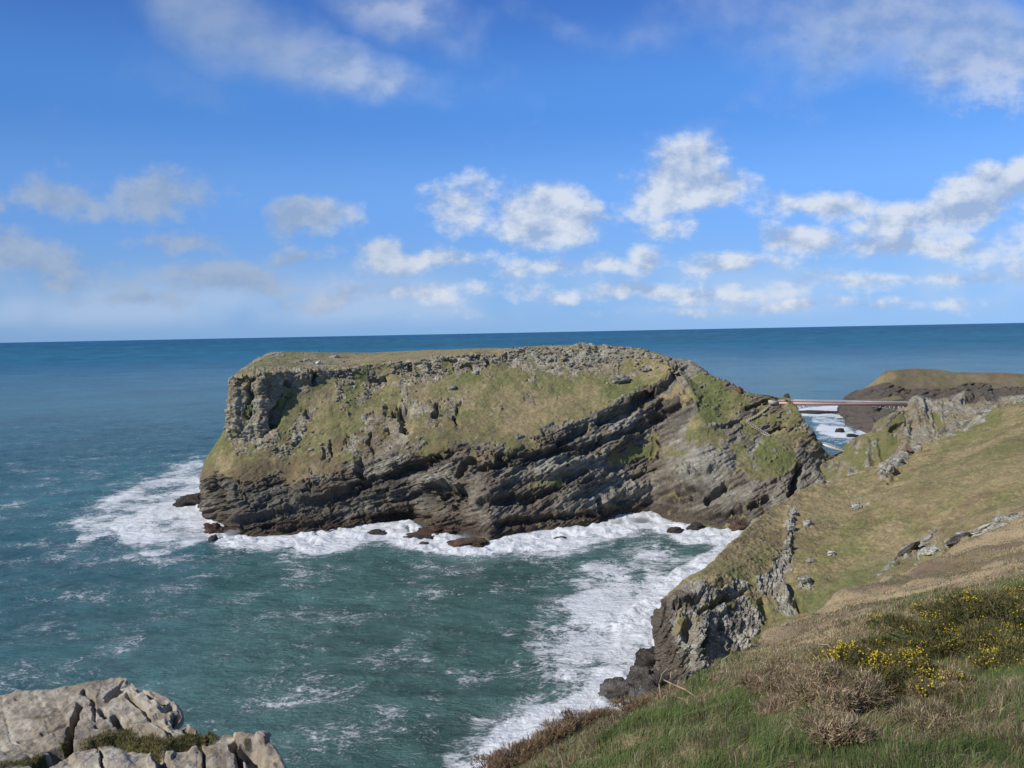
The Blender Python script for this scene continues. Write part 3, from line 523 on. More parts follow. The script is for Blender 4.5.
def make_far():
    u = np.concatenate([np.linspace(820, 836, 20), np.linspace(836.4, 1040, 420), np.linspace(1041, 1300, 60)])
    e0 = [(820,856,405,None),(830,843,408,None),(836,839.5,412,None),(840,841,416,None),(848,848,420,None),(853,845,425,None),(860,856,429,None),(870,868,434,None),(890,890,438,None),(940,442,None),(1024,446,None),(1300,455,None)]
    e1 = [(820,856,401,860),(830,845,402,850),(836,841,406,835),(840,842,407,810),(848,848,408,790),(853,851,410,770),(860,858,412,760),(870,868,412,755),(890,890,408,755),(940,396,765),(1024,390,770),(1300,385,760)]
    e2 = [(820,862,395,860),(830,850,396,855),(836,845,398.5,845),(840,849,396,830),(848,857,391.5,815),(860,868,385.5,805),(870,876,379,800),(880,886,370.5,800),(890,896,369.5,800),(915,915,368,805),(935,935,368.8,805),(959,959,372,800),(999,999,372.3,800),(1024,1024,374,795),(1300,1300,382,790)]
    L = [line(k, u) for k in (e0, e1, e2)]
    b = L[0] + np.array([0, -2, -4.]); ra = L[-1][:, :1] / L[-1][:, 1:2]; r1 = L[-1] + np.concatenate([ra * 60 + 8, ra * 0 + 60, ra * 0 - 14], 1); r2 = L[-1] + np.concatenate([ra * 150 + 20, ra * 0 + 150, 0 * ra], 1); r2[:, 2] = -4
    G, V = loft([b] + L + [r1, r2], [5, 90, 100, 15, 20], 2); V2 = np.repeat(V[:, None], len(u), 1)
    X, Y = proj(G); N = normals(G)
    wx = X + (fbm(G, 18, 3, 301) - .5) * 8; wy = Y + (fbm(G, 18, 3, 302) - .5) * 6
    rock = np.where(V2 < 2.15, 1., 0.); rock = np.maximum(rock, strokes(wx, wy, [([(842,404),(852,398),(868,394),(885,391)],7,1),([(844,400),(856,393)],4,.8),([(880,390),(920,395),(960,390)],5,.8),([(955,388),(985,386)],4,.7)]))
    rock = sstep(rock + (fbm(G, 8, 4, 303) - .5) * .9, .42, .62)
    dis = rock * (1.8 * blocks(G, R(20), 7, 16, 41) + 1.2 * blocks(G, R(15), 3, 6, 42)) * sstep(V2, 1, 1.1) + (fbm(G, 30, 4, 306) - .5) * 6 * sstep(V2, 1, 1.4) * sstep(V2, 3, 2.7)
    P = G + N * dis[..., None]; n2 = fbm(G, 10, 4, 312)
    g = lerp(col(.155, .128, .080) + 0 * G, G_BROWN, sstep(fbm(G * np.array([.5, 1, 2]), 25, 4, 313), .45, .62)); g = lerp(g, G_OLIVE * .8, sstep(n2, .5, .65) * .7)
    g = lerp(g, G_TAN, strokes(wx, wy, [([(858,391),(875,383),(890,376)],5,.9),([(960,378),(1000,378)],4,.4)]) * .8)
    r = lerp(col(.098, .084, .072) + 0 * G, ROCK_BROWN * .95, sstep(n2, .45, .65) * .5)
    c = lerp(g, r, rock); o = gridmesh('far_headland_hill', P, M_ISLE, c, {'rock': rock}); tag(o, kind='structure'); return P, V2
FAR, FAR_V = make_far()
# ------------------------------------------------------------------ rocks (boulders and surf rocks)
def rock_mesh(name, p, sx, sy, sz, c, seed, m=M_ISLE, sink=.35, rz=None, n=26, pw=.88, c2=None):
    th = np.linspace(0, math.pi, n); ph = np.linspace(0, 2 * math.pi, 2 * n + 1)[:-1]
    T, Pp = np.meshgrid(th, ph, indexing='ij')
    S = np.stack([np.sin(T) * np.cos(Pp), np.sin(T) * np.sin(Pp), np.cos(T)], -1)
    off = seed * 13.7
    B = np.sign(S) * np.abs(S) ** pw
    k = 1 + (fbm(S + off, .8, 3, seed) - .5) * .75 + .16 * blocks(S + off, R(25), .35, .6, seed) + .08 * blocks(S + off, R(-50), .17, .3, seed + 1)
    Q = B * k[..., None] * np.array([sx, sy, sz]); Q[..., 2] -= 0
    a = rng.uniform(0, 6.28) if rz is None else rz
    Q = Q @ np.array([[math.cos(a), math.sin(a), 0], [-math.sin(a), math.cos(a), 0], [0, 0, 1]])
    Q[..., 2] += sz * (1 - 2 * sink) ; nr, nc = Q.shape[:2]
    i = np.arange(nr - 1)[:, None] * nc; j = np.arange(nc)[None]; jj = (j + 1) % nc
    f = np.stack([i + j, i + nc + j, i + nc + jj, i + jj], -1).reshape(-1, 4)
    nn = fbm(S + off, .5, 4, seed + 5)
    cc = lerp(np.array(c) * .7 + 0 * Q, np.array(c2 if c2 is not None else np.array(c) * 1.35), sstep(nn, .35, .65))
    o = rawmesh(name, Q.reshape(-1, 3), f, np.full(len(f), 4), m, cc.reshape(-1, 3), {'rock': np.ones(nr * nc)})
    o.location = tuple(p); return o
wet = (.045, .038, .034); wetb = (.075, .045, .032)
SURF = [  # x, y, halfwidth px, halfheight px, colour, label
 (188,499,17,7,wet,'long dark wet rock at the far left tip of the island, in white surf'),
 (213,528,12,6,wetb,'reddish brown rounded rock in the surf off the left end of the island'),
 (212,538,5,4,wet,'small dark rock just in front of the reddish brown surf rock'),
 (222,517,9,6,wet,'dark ledge between the left cliff foot and the reddish brown surf rock'),
 (377,532,10,2,wet,'thin flat dark rock awash left of the brown ledge under the cave'),
 (421,536,16,2.2,wet,'long low dark rock awash in front of the brown ledge under the cave'),
 (424,544,5,2.8,wet,'small dark rock farthest out in the surf below the middle of the island'),
 (436,531,18,4.5,wetb,'brown shelf of rock running into the surf under the island cave'),
 (468,543,20,4,wetb,'wide brown rock with white water spilling over it at the foot of the cliff'),
 (560,538,6,1.5,wet,'flat dark rock awash right of the middle of the island front'),
 (677,530,8,3.2,wet,'small dark rock in white water below the right sea cave'),
 (742,527,11,5,wetb,'brown boulder at the cliff foot beside the grassy slope'),
 (697,527,10,4,wet,'dark rock leaning on the cliff foot right of the sea cave'),
 (652,683,26,15,(.085,.075,.066),'big dark sea rock against the foot of the right hand cliff'),
 (622,690,22,11,(.085,.075,.066),'dark sloping sea rock reaching furthest into the foam below the right cliff'),
 (655,660,17,13,wet,'dark rock shoulder at the corner of the right hand cliff'),
 (840.5,430,4.6,3,wet,'dark rounded rock in surf below the footbridge'),
 (854,435,6.5,2,wet,'low dark rock in surf at the foot of the far headland'),
 (822,412.5,19,.9,wet,'long thin reef across the mouth of the inlet'),
 (806,526,0,0,None,None)]
for i, (x, y, hw, hh, c, lab) in enumerate(SURF):
    if c is None: continue
    y0 = y + hh * .8; dd_ = float(dsea(x, y0)); p = pt(x, y0, dd_); s = dd_ / F
    sx = hw * s; sz = hh * s * 1.25; 
    o = rock_mesh('sea_rock', (p[0], p[1] + sx * .4, -sz * .25), sx, sx * .75, sz, c, 40 + i, sink=.3, rz=0.15 + .25 * math.sin(i * 3.1), pw=1.15 if hw < 8 else .95)
    tag(o, lab, 'rock', 'dark rocks in the surf')
pale = (.36, .35, .31); mid_ = (.24, .23, .20)
BOULD = [(HEAD,HEAD_V,5.0,857,508.5,5,3,pale,'white boulder alone high on the grassy headland slope'),(HEAD,HEAD_V,5,807,526,4.5,4.5,pale,'pale round boulder just right of the rock rib on the headland'),
 (HEAD,HEAD_V,5,831,554,4,2.6,pale,'pale stone lying in the grass to the lower right of the round boulder'),(HEAD,HEAD_V,5,811,562,4.5,2.5,mid_,'flat grey stone in the grass right of the rock rib'),
 (HEAD,HEAD_V,5,805,581,7,3.5,mid_,'low grey rock at the foot of the rock rib'),(HEAD,HEAD_V,5,868,505,2.2,1.4,pale,'tiny white stone right of the lone white boulder'),
 (HEAD,HEAD_V,5,890,470,5,4,mid_,'grey block at the lower end of the outcrop above the lone white boulder'),(HEAD,HEAD_V,5,898,462,5,3.5,pale,'pale block in the middle of the outcrop above the lone white boulder'),(HEAD,HEAD_V,5,908,453,6,3,(.15,.09,.06),'reddish brown block topmost in the outcrop above the lone white boulder'),
 (HEAD,HEAD_V,5,931,553,8,3.5,pale,'white slab of rock below the dark outcrop on the right slope'),(HEAD,HEAD_V,5,966,537,9,3,pale,'long pale slab on top of the dark outcrop at the right edge'),(HEAD,HEAD_V,5,1004,521,9,2.4,pale,'thin pale slab running up the right edge of the slope'),
 (HEAD,HEAD_V,5,793,513,3.4,3.2,pale,'topmost pale stone of the rock rib'),(HEAD,HEAD_V,5,791,528,3.8,4.2,pale,'second pale stone of the rock rib from the top'),(HEAD,HEAD_V,5,787,548,4.2,5,mid_,'tall grey stone halfway down the rock rib'),
 (ISLE,ISLE_V,6,318,363.8,2.6,2.2,(.6,.6,.58),'bright white stone block on the left plateau of the island'),(ISLE,ISLE_V,6,476,373,2.4,2,pale,'pale boulder on the grass under the middle crag band'),
 (ISLE,ISLE_V,6,452,388.5,4,2.5,mid_,'grey boulder cluster alone on the grass below the crag band'),(ISLE,ISLE_V,6,620,380,8,3,mid_,'low grey outcrop in the grass near the right shoulder of the island'),
 (ISLE,ISLE_V,6,647,370,5,1.6,mid_,'small grey outcrop up and right of the low outcrop by the shoulder'),(ISLE,ISLE_V,6,334,358,5,2,mid_,'grey ruined stone heap on the left plateau'),(ISLE,ISLE_V,6,307,361,4,1.8,mid_,'small stone heap left of the bright white block'),
 (ISLE,ISLE_V,6,740,391,3,2.6,(.18,.08,.05),'rusty red rock on the ridge above the footbridge'),(ISLE,ISLE_V,6,787,398,3.2,3,(.06,.055,.05),'dark knob of rock beside the island end of the footbridge')]
for i, (G_, V_, vmax, x, y, hw, hh, c, lab) in enumerate(BOULD):
    p = surf(G_, x, y, (V_ > 1) & (V_ < vmax + .05)); s = p[1] / F
    o = rock_mesh('boulder', p, hw * s, hw * s * .8, hh * s * 1.2, c, 70 + i, sink=.42, rz=.3 * math.sin(i * 2.1)); tag(o, lab, 'boulder', 'boulders on the slopes')
for i, (x, y, hw, hh, tl, c, lab) in enumerate([(906,551,15,3.4,38,(.05,.042,.036),'dark slanting rock standing in for crevice shade above the brown slope, left of the white slab'),(924,541,12,2.6,36,(.16,.145,.12),'upper grey end of the dark slanting outcrop'),  # near-black rocks stand in for the shade of the crevice
  (958,539,13,3.6,22,(.055,.048,.042),'dark rock standing in for crevice shade under the long pale slab'),(984,529,15,3.0,24,(.20,.185,.155),'grey ledge of rock climbing toward the right edge'),(1006,519,11,2.0,26,(.08,.07,.06),'dark end of the rock ledge beside the right edge')]):
    p = surf(HEAD, x, y, (HEAD_V > 1) & (HEAD_V < 5.05)); s = p[1] / F
    o = rock_mesh('outcrop', p + np.array([0, -.5, 0]), hw * s, hw * s * .35, hh * s, c, 110 + i, sink=.42, rz=0.0, c2=np.array(c) * 2.2); o.rotation_euler = (0, -R(tl), 0); tag(o, lab, 'outcrop', 'rock outcrops on the right slope')
# loose scree and masonry-like stones over the island crags: uncountable
def scree(name, zones, G_, V_, vmax, lo, hi, seed):
    r = np.random.default_rng(seed); VV = []; FF = []; CC = []; nb = 0
    X, Y = proj(G_); ok = (V_ > 1.9) & (V_ < vmax); Xf = X[ok]; Yf = Y[ok]; Pf = G_[ok]
    cube = np.array([(a, b, c) for a in (-1, 1) for b in (-1, 1) for c in (-1, 1)], float)
    cf = np.array([(0,1,3,2),(4,6,7,5),(0,4,5,1),(2,3,7,6),(0,2,6,4),(1,5,7,3)])
    for (pts, rad, n) in zones:
        m = strokes(Xf, Yf, [(pts, rad, 1.0)]) > .3; I = np.flatnonzero(m)
        if len(I) == 0: continue
        for k in r.choice(I, n):
            p = Pf[k]; s = r.uniform(lo, hi) * (1 if r.random() < .8 else 1.8)
            Q = cube * (1 + r.uniform(-.35, .35, (8, 3))) * np.array([1.0, .9, .55]) * s
            a = r.uniform(0, 6.28); b = r.uniform(-.4, .4); ca, sa = math.cos(a), math.sin(a); cb, sb = math.cos(b), math.sin(b)
            Q = Q @ np.array([[ca, sa, 0], [-sa, ca, 0], [0, 0, 1]]) @ np.array([[cb, 0, sb], [0, 1, 0], [-sb, 0, cb]])
            VV.append(Q + p + [0, 0, s * .1]); FF.append(cf + nb); nb += 8
            g_ = r.uniform(.14, .33); CC.append(np.tile([g_, g_ * .95, g_ * .78], (8, 1)))
    f = np.concatenate(FF); o = rawmesh(name, np.concatenate(VV), f, np.full(len(f), 4), M_ISLE, np.concatenate(CC), {'rock': np.ones(nb)}, smooth=False)
    return tag(o, kind='stuff')
o = scree('scree', [([(345,368),(343,400)],9,50),([(362,398),(372,388)],6,20),([(405,370),(408,390)],8,40),([(415,380),(445,372)],6,35),([(512,360),(520,352),(560,356),(600,354),(640,352)],9,200),([(545,362),(585,366),(620,358)],5,60),
  ([(308,410),(296,432),(280,452)],7,30),([(238,366),(262,354),(290,356),(335,358)],7,50),([(300,440),(330,410),(380,400)],14,25),([(340,369),(480,354)],4,40),([(640,362),(660,362),(650,370)],6,50),([(700,380),(770,430)],20,60),([(280,450),(400,460)],14,40)], ISLE, ISLE_V, 6.0, .25, .62, 5)
tag(o, 'grey loose stones scattered along the crags of the island', 'scree')
o = scree('rubble', [([(793,508),(789,545),(780,590)],6,50),([(700,600),(742,586)],6,20),([(960,410),(1024,398)],4,130),([(884,472),(912,450)],6,80),([(896,558),(936,534)],4,60),([(950,545),(1018,514)],4,90),([(915,560),(938,548)],5,40),([(800,582),(815,590)],6,20),([(850,500),(950,540)],40,14),([(770,620),(690,660)],18,60)], HEAD, HEAD_V, 5.0, .10, .28, 6)
tag(o, 'pale loose stones along the ribs and outcrops of the headland', 'rubble')
# ------------------------------------------------------------------ footbridges and path
def box_between(a, b, w_, h_, upv=(0, 0, 1)):
    a = np.array(a, float); b = np.array(b, float); t = b - a; t /= np.linalg.norm(t)
    s = np.cross(t, upv); s /= np.linalg.norm(s); u_ = np.cross(s, t)
    V = [p + s * sx * w_ / 2 + u_ * sz * h_ / 2 for p in (a, b) for sx, sz in ((-1, -1), (1, -1), (1, 1), (-1, 1))]
    return np.array(V), np.array([(0,1,2,3),(7,6,5,4),(0,4,5,1),(1,5,6,2),(2,6,7,3),(3,7,4,0)])
def boxes(name, L, m, parent=None):
    V = []; Fc = []; n = 0
    for q in L:
        v, f = box_between(*q); V.append(v); Fc.append(f + n); n += len(v)
    f = np.concatenate(Fc); return rawmesh(name, np.concatenate(V), f, np.full(len(f), 4), m, parent=parent, smooth=False)
def empty(name, loc):
    o = bpy.data.objects.new(name, None); o.location = tuple(loc); C.objects.link(o); return o
M_DECK = simple('pale_stone_deck', (.42, .40, .38), .7, 0, .5, .2); M_STEEL = simple('dull_red_steel', (.50, .26, .22), .55, .2, .4, .2); M_RAIL = simple('grey_steel_rail', (.50, .45, .43), .4, .3)
M_STRUT = simple('pale_steel_strut', (.55, .53, .50), .5, .1); M_WOOD = simple('pale_timber', (.46, .42, .34), .8, 0, 2, .3); M_TRACK = simple('pale_path', (.34, .30, .22), .95, 0, .6, .35)
M_CONC = simple('abutment_stone', (.38, .36, .30), .9, 0, .5, .4)
A_ = pt(777, 402.0, 401.0); B_ = pt(916, 403.6, 401.0)
root = empty('footbridge', A_); tag(root, 'slim steel footbridge between the island and the mainland crag, high above the inlet', 'bridge')
def loc(p): return np.array(p) - A_
ax_ = B_ - A_; Lb = np.linalg.norm(ax_); tx_ = ax_ / Lb; side = np.cross(tx_, (0, 0, 1)); side /= np.linalg.norm(side)
at = lambda s, dz=0, ds=0: loc(A_ + tx_ * s + np.array([0, 0, dz]) + side * ds)
boxes('deck', [(at(0), at(Lb / 2 - .02), 2.6, .22), (at(Lb / 2 + .02), at(Lb), 2.6, .22)], M_DECK, root)
for sgn in (-1, 1):
    boxes('edge_beam', [(at(0, -.55, sgn * 1.34), at(Lb, -.55, sgn * 1.34), .16, 1.05)], M_STEEL, root)
    boxes('railing', [(at(0, 1.2, sgn * 1.3), at(Lb, 1.2, sgn * 1.3), .10, .10), (at(0, .55, sgn * 1.3), at(Lb, .55, sgn * 1.3), .03, .05)] + [(at(s, .1, sgn * 1.3), at(s, 1.2, sgn * 1.3), .13, .05, (0, 1, 0)) for s in np.arange(.15, Lb, .26)], M_RAIL, root)
    dep = lambda s: 1.25 + 5.2 * (abs(s - Lb / 2) / (Lb / 2)) ** 2.6
    ss_ = np.linspace(0, Lb, 41)
    boxes('lower_chord', [(at(a, -dep(a), sgn * 1.1), at(b, -dep(b), sgn * 1.1), .14, .16) for a, b in zip(ss_[:-1], ss_[1:])], M_STRUT, root)
    for k, s in enumerate(np.arange(1.0, Lb, 2.3)):
        boxes('strut', [(at(s, -1.0, sgn * 1.1), at(s, -dep(s), sgn * 1.1), .30, .30, (0, 1, 0)), (at(s, -dep(s), sgn * 1.1), at(min(s + 2.3, Lb) if s < Lb / 2 else s - 2.3, -.5, sgn * 1.1), .08, .08, (0, 1, 0))], M_STRUT, root)
boxes('abutment', [(at(-4), at(-.1, -.4), 3.4, 1.8)], M_CONC, root); boxes('abutment', [(at(Lb + .1, -.3), at(Lb + 4.5, 0), 3.6, 2.2)], M_CONC, root)
# the old footbridge low in the inlet
a = pt(814, 441.6, 397); b = pt(852, 454.0, 391); r2_ = empty('low_footbridge', a); tag(r2_, 'pale sloping low footbridge crossing the inlet far beneath the steel footbridge', 'bridge')
sd = np.cross((b - a) / np.linalg.norm(b - a), (0, 0, 1))
boxes('deck', [(a - a, b - a, 2.4, 1.1)], M_STRUT, r2_)
for sgn in (-1, 1):
    n_ = 12; boxes('railing', [(sd * sgn * 1.15 + (0, 0, 1.2), b - a + sd * sgn * 1.15 + (0, 0, 1.2), .12, .14)] + [(sd * sgn * 1.15 + (b - a) * t, sd * sgn * 1.15 + (b - a) * t + (0, 0, 1.2), .09, .09, (0, 1, 0)) for t in np.linspace(0, 1, n_)], M_STRUT, r2_)
# stepped path and its handrail down the island flank
def path_on(pts, G_, V_, vmax, n):
    xs = np.array(pts, float); s = np.concatenate([[0], np.cumsum(np.hypot(*np.diff(xs, axis=0).T))]); t = np.linspace(0, s[-1], n)
    return np.array([surf(G_, np.interp(q, s, xs[:, 0]), np.interp(q, s, xs[:, 1]), (V_ > 1) & (V_ < vmax)) for q in t])
for nm, pts, lab in (('path_handrail', [(774,402),(766,409),(757,416),(747,421)], 'timber handrail beside the steps zigzagging down from the island end of the bridge'),
                ('path_handrail', [(745,421),(753,427),(762,433),(770,437)], 'lower timber handrail where the path turns back right below the bridge steps')):
    q = path_on(pts, ISLE, ISLE_V, 6.05, 16); q = np.array([q[max(0, i - 1):i + 2].mean(0) for i in range(len(q))])
    boxes('path', [(q[i] + (0, -.3, .12), q[i + 1] + (0, -.3, .12), 1.5, .35) for i in range(len(q) - 1) if np.linalg.norm(q[i + 1] - q[i]) > .3], M_TRACK).__setitem__('kind', 'structure')
    rt = empty(nm, q[0]); tag(rt, lab, 'handrail', 'handrails of the bridge path')
    boxes('rail', [(q[i] - q[0] + (0, -1.1, 1.15), q[i + 1] - q[0] + (0, -1.1, 1.15), .12, .12) for i in range(len(q) - 1) if np.linalg.norm(q[i + 1] - q[i]) > .3], M_WOOD, rt)
    for i in range(0, len(q), 1):
        boxes('post', [(q[i] - q[0] + (0, -1.1, -.6), q[i] - q[0] + (0, -1.1, 1.25), .16, .16, (0, 1, 0))], M_WOOD, rt)
# ------------------------------------------------------------------ people, a few pixels tall
def person(p, shirt, trousers, lab, rz):
    prof = {'l': [(-.09, 0, 0, .05), (-.10, .02, .45, .06), (-.09, 0, .88, .085)]}
    V = [(0,0,.92,.15),(0,.01,1.15,.14),(0,.01,1.40,.17),(0,.01,1.52,.07),(0,.02,1.63,.10),(0,.02,1.74,.09),(-.09,0,.85,.09),(-.10,.03,.46,.065),(-.10,-.02,.06,.05),(-.10,.10,.03,.045),(.09,0,.85,.09),(.11,-.02,.46,.065),(.12,-.10,.06,.05),(.12,.02,.03,.045),
         (-.20,0,1.40,.065),(-.25,.02,1.12,.05),(-.24,.10,.90,.04),(.20,0,1.40,.065),(.25,-.02,1.12,.05),(.25,.06,.90,.04)]
    E = [(0,1),(1,2),(2,3),(3,4),(4,5),(0,6),(6,7),(7,8),(8,9),(0,10),(10,11),(11,12),(12,13),(2,14),(14,15),(15,16),(2,17),(17,18),(18,19)]
    me = bpy.data.meshes.new('person'); me.from_pydata([v[:3] for v in V], E, []); o = bpy.data.objects.new('person', me); C.objects.link(o)
    md = o.modifiers.new('skin', 'SKIN'); 
    if not me.skin_vertices: 
        bpy.context.view_layer.objects.active = o
    for i, v in enumerate(V): me.skin_vertices[0].data[i].radius = (v[3], v[3] * .8)
    me.skin_vertices[0].data[0].use_root = True
    o.modifiers.new('sub', 'SUBSURF').levels = 1; o.modifiers['sub'].render_levels = 1
    m, t = mat('clothes'); z = t.n('SeparateXYZ', {0: t.n('TexCoord').outputs['Object']}).outputs[2]
    c_ = t.mix(t.m('GREATER_THAN', z, .93), (*trousers, 1), (*shirt, 1)); c_ = t.mix(t.m('GREATER_THAN', z, 1.50), c_, (.45, .28, .2, 1)); c_ = t.mix(t.m('GREATER_THAN', z, 1.70), c_, (.05, .03, .02, 1))
    pr = t.n('BsdfPrincipled', {'Base Color': c_, 'Roughness': .8}); t.n('OutputMaterial', {0: pr.outputs[0]}); me.materials.append(m)
    o.location = tuple(p); o.rotation_euler = (0, 0, rz); tag(o, lab, 'person'); return o
try:
    person(A_ + tx_ * 37 + (0, 0, .11), (.55, .42, .2), (.05, .06, .09), 'person in a tan top walking in the middle of the high footbridge', 1.4)
    person(A_ + tx_ * 43.5 + (0, 0, .11), (.5, .12, .08), (.04, .04, .05), 'person in a red top on the high footbridge, right of the one in tan', -1.5)
    for x_, y_, sh, lab in ((541, 346.5, (.03, .03, .04), 'person in dark clothes standing left on the skyline of the island top'), (545, 346, (.04, .03, .03), 'person in dark brown clothes beside the one standing left on the skyline'), (553, 346.5, (.05, .05, .07), 'person in dark grey clothes on the skyline, a little right of the pair'), (319, 352, (.05, .05, .06), 'person in dark clothes on the skyline of the left plateau')):
        p_ = surf(ISLE, x_, y_, (ISLE_V > 4.9) & (ISLE_V < 6.05)); person(p_, sh, (.03, .03, .04), lab, .5)
except Exception as e:
    print('person failed', e)
# ------------------------------------------------------------------ foreground hill
def make_fore():
    u = np.concatenate([np.linspace(380, 480, 30), np.linspace(481, 1060, 620), np.linspace(1062, 1500, 80)])
    a0 = [(380,150,1000,4.2),(480,300,1100,3.4),(560,480,1100,3),(700,1100,2.6),(1024,1100,2.2),(1500,1100,2)]
    a1 = [(380,430,840,8),(480,478,805,8.2),(560,790,7),(750,768,5.2),(1024,768,4.5),(1500,768,4)]
    a2 = [(380,440,820,9),(480,483,780,9),(590,740,9),(690,716,9),(800,702,8.6),(900,694,8.4),(1024,680,7.5),(1500,640,7)]
    a3 = [(380,445,808,9.6),(480,486,772,9.8),(590,726,11),(640,707,12),(690,688,13.8),(760,664,15),(850,640,16),(950,612,14.5),(1024,596,13.5),(1500,510,13)]
    a35= [(380,446,805,9.8),(480,487,771,9.9),(590,725,11.2),(640,705.5,12.3),(690,686,14.2),(738,660,19),(780,641,24),(850,612,30),(950,586,32),(1024,562,36),(1500,470,45)]
    a4 = [(380,448,802,10),(480,489,770,10.1),(590,724,11.4),(640,704.5,12.5),(690,684,14.6),(738,653,21),(780,628,30),(810,615,35),(860,590,46),(900,575,55),(950,552,68),(1024,520,88),(1500,400,130)]
    L = [line(k, u) for k in (a0, a1, a2, a3, a35, a4)]; dm = L[-1][:, 1:2]
    r1 = L[-1] + np.concatenate([-dm * .05, dm * .25, -dm * .33], 1); r2 = L[-1] + np.concatenate([-dm * .15 - 4, dm * .4 + 22, 0 * dm], 1); r2[:, 2] = -4; r2[:, 1] = np.minimum(r2[:, 1], L[-1][:, 1] + 34)
    near_edge = L[0].copy(); near_edge[:, 1] = -6; near_edge[:, 0] *= 1.5; near_edge[:, 2] += .25
    G, V = loft([near_edge] + L + [r1, r2], [14, 90, 110, 110, 110, 90, 30, 40], 3); V2 = np.repeat(V[:, None], len(u), 1)
    # left flank falls away to the sea
    dl = sstep(u, 470, 380)[None, :]; G[..., 2] -= 60 * dl ** 1.3; G[..., 0] -= 6 * dl
    X, Y = proj(G); N = normals(G); N = np.where(N[..., 2:3] < 0, -N, N)
    D_ = np.clip(G[..., 1:2][..., 0], 2, 100)
    dis = (fbm(G, 1.6, 4, 401) - .5) * .38 * sstep(V2, 6.6, 5.6) + (fbm(G, 5, 3, 402) - .5) * .04 * D_ * sstep(V2, 6.2, 5.6) + (fbm(G, 2.2, 4, 404) - .5) * .9 * sstep(D_, 18, 35) 
    dis *= sstep(V2, 6.05, 5.8) * .9 + .1
    P = G + N * dis[..., None]
    wx = X + (fbm(G, .8, 3, 411) - .5) * 30; wy = Y + (fbm(G, .8, 3, 412) - .5) * 20
    n = fbm(G, 1.2, 4, 403); n2 = fbm(G, .25, 3, 405)
    near = lerp(G_GREEN * .95 + 0 * G, G_TAN * .9, sstep(n, .4, .62)); near = lerp(near, G_BROWN * .7, sstep(n2, .5, .7))
    nb = fbm(G * np.array([.35, .6, 1.]), 3.5, 4, 406)
    brk = lerp(col(.335, .255, .150) + 0 * G, col(.19, .135, .088), sstep(nb, .50, .66)); brk = lerp(brk, G_OLIVE, sstep(fbm(G, 6, 3, 407), .52, .68) * .45)
    c = lerp(near, brk, sstep(D_, 14, 20)); rock = sstep(V2, 6.5, 7.2)
    c = lerp(c, ROCK_GREY, rock)
    o = gridmesh('foreground_hill', P, M_NEAR, c, {'rock': rock}); tag(o, kind='structure'); return P, V2
FORE, FORE_V = make_fore()
